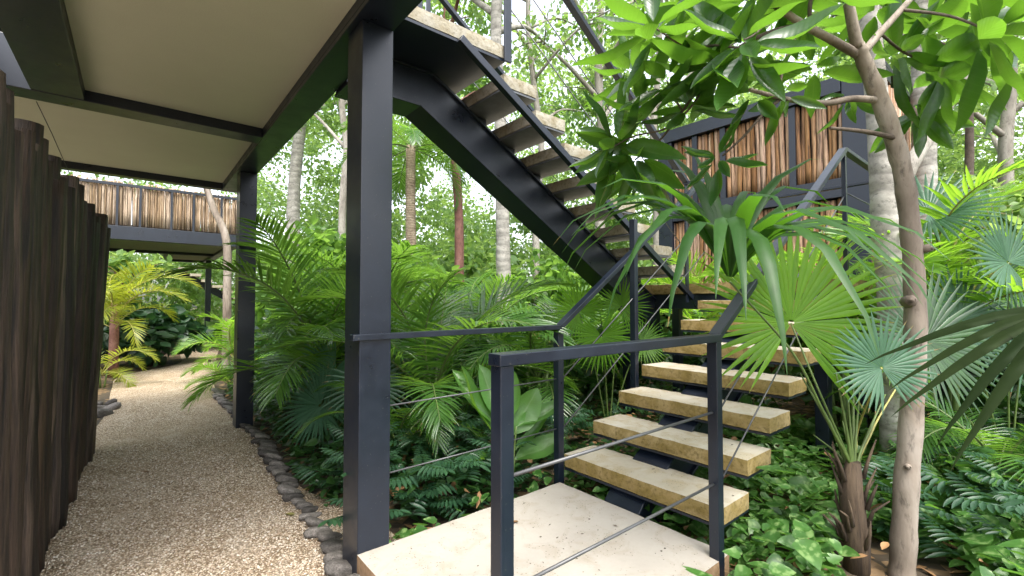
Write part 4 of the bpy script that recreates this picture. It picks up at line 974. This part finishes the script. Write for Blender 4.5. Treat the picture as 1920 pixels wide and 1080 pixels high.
# loose gravel stones lying on the path near the eye
g = np.random.default_rng(31); T = []
while len(T) < 20000:
    y = .9+4.6*g.random()**1.5; x = g.uniform(-.5, .95)
    if x < path_right(y)-.03: T.append((x, y, GZ+.006+.012*mnoise.noise((x*1.7, y*1.7, 0))))
T = np.array(T); n = len(T)
oc = np.array([(a, b, c) for c in (-1, 1) for b in (-1, 1) for a in (-1, 1)], float)*.6
of = np.array([(0, 2, 3, 1), (4, 5, 7, 6), (0, 1, 5, 4), (1, 3, 7, 5), (3, 2, 6, 7), (2, 0, 4, 6)])
V0 = oc[None]*g.uniform(.65, 1.25, (n, 8, 3))
a = g.uniform(0, 6.3, n); ca, sa = np.cos(a)[:, None], np.sin(a)[:, None]
sz = g.uniform(.0028, .0068, n)[:, None]
X = (V0[:, :, 0]*ca-V0[:, :, 1]*sa)*sz; Y = (V0[:, :, 0]*sa+V0[:, :, 1]*ca)*sz*.85; Z = V0[:, :, 2]*sz*.7
V = np.stack([X, Y, Z], 2)+T[:, None, :]; F = (of[None]+(np.arange(n)*8)[:, None, None]).reshape(-1, 4)
PEBBLE, nt, b = mat('pebble'); ge = nt.nodes.new('ShaderNodeNewGeometry')
nt.links.new(ramp(nt, ge.outputs['Random Per Island'], [(0., (.13, .09, .06)), (.2, (.37, .28, .19)), (.5, (.58, .48, .37)), (.8, (.70, .62, .51)), (1., (.82, .77, .70))]), b.inputs['Base Color']); b.inputs['Roughness'].default_value = .9
mesh_obj('gravel_stones', np_mesh('gravel_stones', V.reshape(-1, 3), F, PEBBLE), None, label='loose tan and white gravel stones strewn over the path', cat='gravel', kind='stuff')

# crumbs of bark and leaf on the landing and treads, withered leaves on the carpet plants
g = np.random.default_rng(17); T = [(g.uniform(.9, 2.18), g.uniform(1.1, 2.14), .003) for _ in range(70)]
for j in range(1, 5): T += [(2.28+RUN*(j-1)+g.uniform(0, .28), g.uniform(1.13, 2.15), RISE*j+.003) for _ in range(9)]
T = np.array(T); n = len(T); a = g.uniform(0, 6.3, n); D = np.stack([np.cos(a), np.sin(a), g.uniform(-.05, .25, n)], 1); U = g.normal(size=(n, 3))*.25; U[:, 2] += 1
V, F = scatter(LOW[1], T, D, U, .006+.026*g.random(n)**3, .003+.006*g.random(n)**2); mesh_obj('crumbs', np_mesh('crumbs', V, F, TWIG), None, label='dark crumbs of bark and leaf strewn on the concrete landing and treads', cat='litter', kind='stuff')
g = np.random.default_rng(18); T = []
while len(T) < 260:
    x, y = g.uniform(1.2, 5), g.uniform(-1.4, 4.5)
    if not on_slab(x, y) and x > path_right(y)+.2: T.append((x, y, GZ+g.uniform(.08, .24)))
T = np.array(T); n = len(T); a = g.uniform(0, 6.3, n); D = np.stack([np.cos(a), np.sin(a), g.uniform(-.5, .3, n)], 1); U = g.normal(size=(n, 3))*.4; U[:, 2] += 1
V, F = scatter(MID[2], T, D, U, g.uniform(.05, .13, n), g.uniform(.012, .028, n)); mesh_obj('withered_leaves', np_mesh('withered_leaves', V, F, [DEADLEAF]), None, label='withered brown leaves caught in the low plants', cat='leaf litter', kind='stuff')
# ------------------------------------------------------------------ ground, light and sky
def sheet(name, poly, z, m_, cell=.5, amp=0., **kw):
    pass
k = MB(); k.add([(-80, -60, GZ-.02), (120, -60, GZ-.02), (120, 140, GZ-.02), (-80, 140, GZ-.02)], [(0, 1, 2, 3)])
k.build('ground', SOIL, kind='structure')
RIGHT = [(1.4, -3), (1.0, 1.0), (1.02, 1.7), (1.16, 2.35), (1.14, 2.95), (.95, 3.5), (.95, 4.73), (.93, 6.2), (.92, 7.4), (1.05, 9.2), (1.35, 11.5), (1.75, 14.5), (2.5, 18.4), (3.8, 21), (6, 23)]
LEFT = [(-1.3, -3), (-.7, 1.0), (-.5, 1.7), (-.45, 2.35), (-.42, 2.95), (-.40, 3.43), (-.36, 4.73), (-.32, 6.2), (-.24, 7.5), (-.25, 9.3), (-.15, 10.9), (.75, 12.2), (.95, 15.0), (1.45, 20), (3., 26)]
rr = catmull([(x, y, 0) for x, y in RIGHT], 6); ll = catmull([(x, y, 0) for x, y in LEFT], 6)
vs = []; fs = []; NC = 8
for a, b in zip(ll, rr):
    for c in range(NC+1):
        p = a.lerp(b, c/NC); vs.append((p.x, p.y, GZ+.012*mnoise.noise(p*1.7)+(-.010 if c in (0, NC) else .004)))
for i in range(len(rr)-1):
    for c in range(NC):
        q = i*(NC+1)+c; fs.append((q, q+1, q+NC+2, q+NC+1))
k = MB(); k.add(vs, fs, 0, True); k.build('gravel_path', GRAVEL, kind='structure')

k = MB(); k.add([(-7, -2, GZ-.008), (-.58, -2, GZ-.008), (-.58, 8.3, GZ-.008), (-7, 8.3, GZ-.008)], [(0, 1, 2, 3)]); k.build('unseen_bounce_ground', GRAVEL, kind='structure')  # unseen pale ground added behind the fence to bounce light onto the far ceiling
w = bpy.data.worlds.new('World'); scene.world = w; w.use_nodes = True
nt = w.node_tree; bg = nt.nodes['Background']
SUN_EL, SUN_AZ = rad(62), rad(200)
sky = nt.nodes.new('ShaderNodeTexSky'); sky.sky_type = 'NISHITA'; sky.sun_disc = False
sky.sun_elevation = SUN_EL; sky.sun_rotation = SUN_AZ; sky.air_density = 1.; sky.dust_density = 4.; sky.ozone_density = 1.
hsv = nt.nodes.new('ShaderNodeHueSaturation'); hsv.inputs['Saturation'].default_value = .35
nt.links.new(sky.outputs[0], hsv.inputs['Color']); nt.links.new(hsv.outputs[0], bg.inputs[0]); bg.inputs[1].default_value = .15
sl = bpy.data.lights.new('sun', 'SUN'); sl.energy = .7; sl.angle = rad(14); sl.color = (1., .95, .86)
so = bpy.data.objects.new('sun', sl); COL.objects.link(so)
# sky texture: rotation 0 puts the sun toward +Y, turning clockwise seen from above
sd = Vector((math.sin(SUN_AZ)*math.cos(SUN_EL), math.cos(SUN_AZ)*math.cos(SUN_EL), math.sin(SUN_EL)))
so.rotation_euler = (-sd).to_track_quat('-Z', 'Y').to_euler()
scene.view_settings.view_transform = 'Standard'; scene.view_settings.look = 'None'
scene.view_settings.exposure = 2.2; scene.view_settings.gamma = 1
scene.render.engine = 'CYCLES'
scene.cycles.use_denoising = True; scene.cycles.max_bounces = 7; scene.cycles.diffuse_bounces = 3
scene.cycles.glossy_bounces = 2; scene.cycles.transmission_bounces = 4; scene.cycles.transparent_max_bounces = 4
scene.cycles.sample_clamp_indirect = 6; scene.cycles.caustics_reflective = False; scene.cycles.caustics_refractive = False
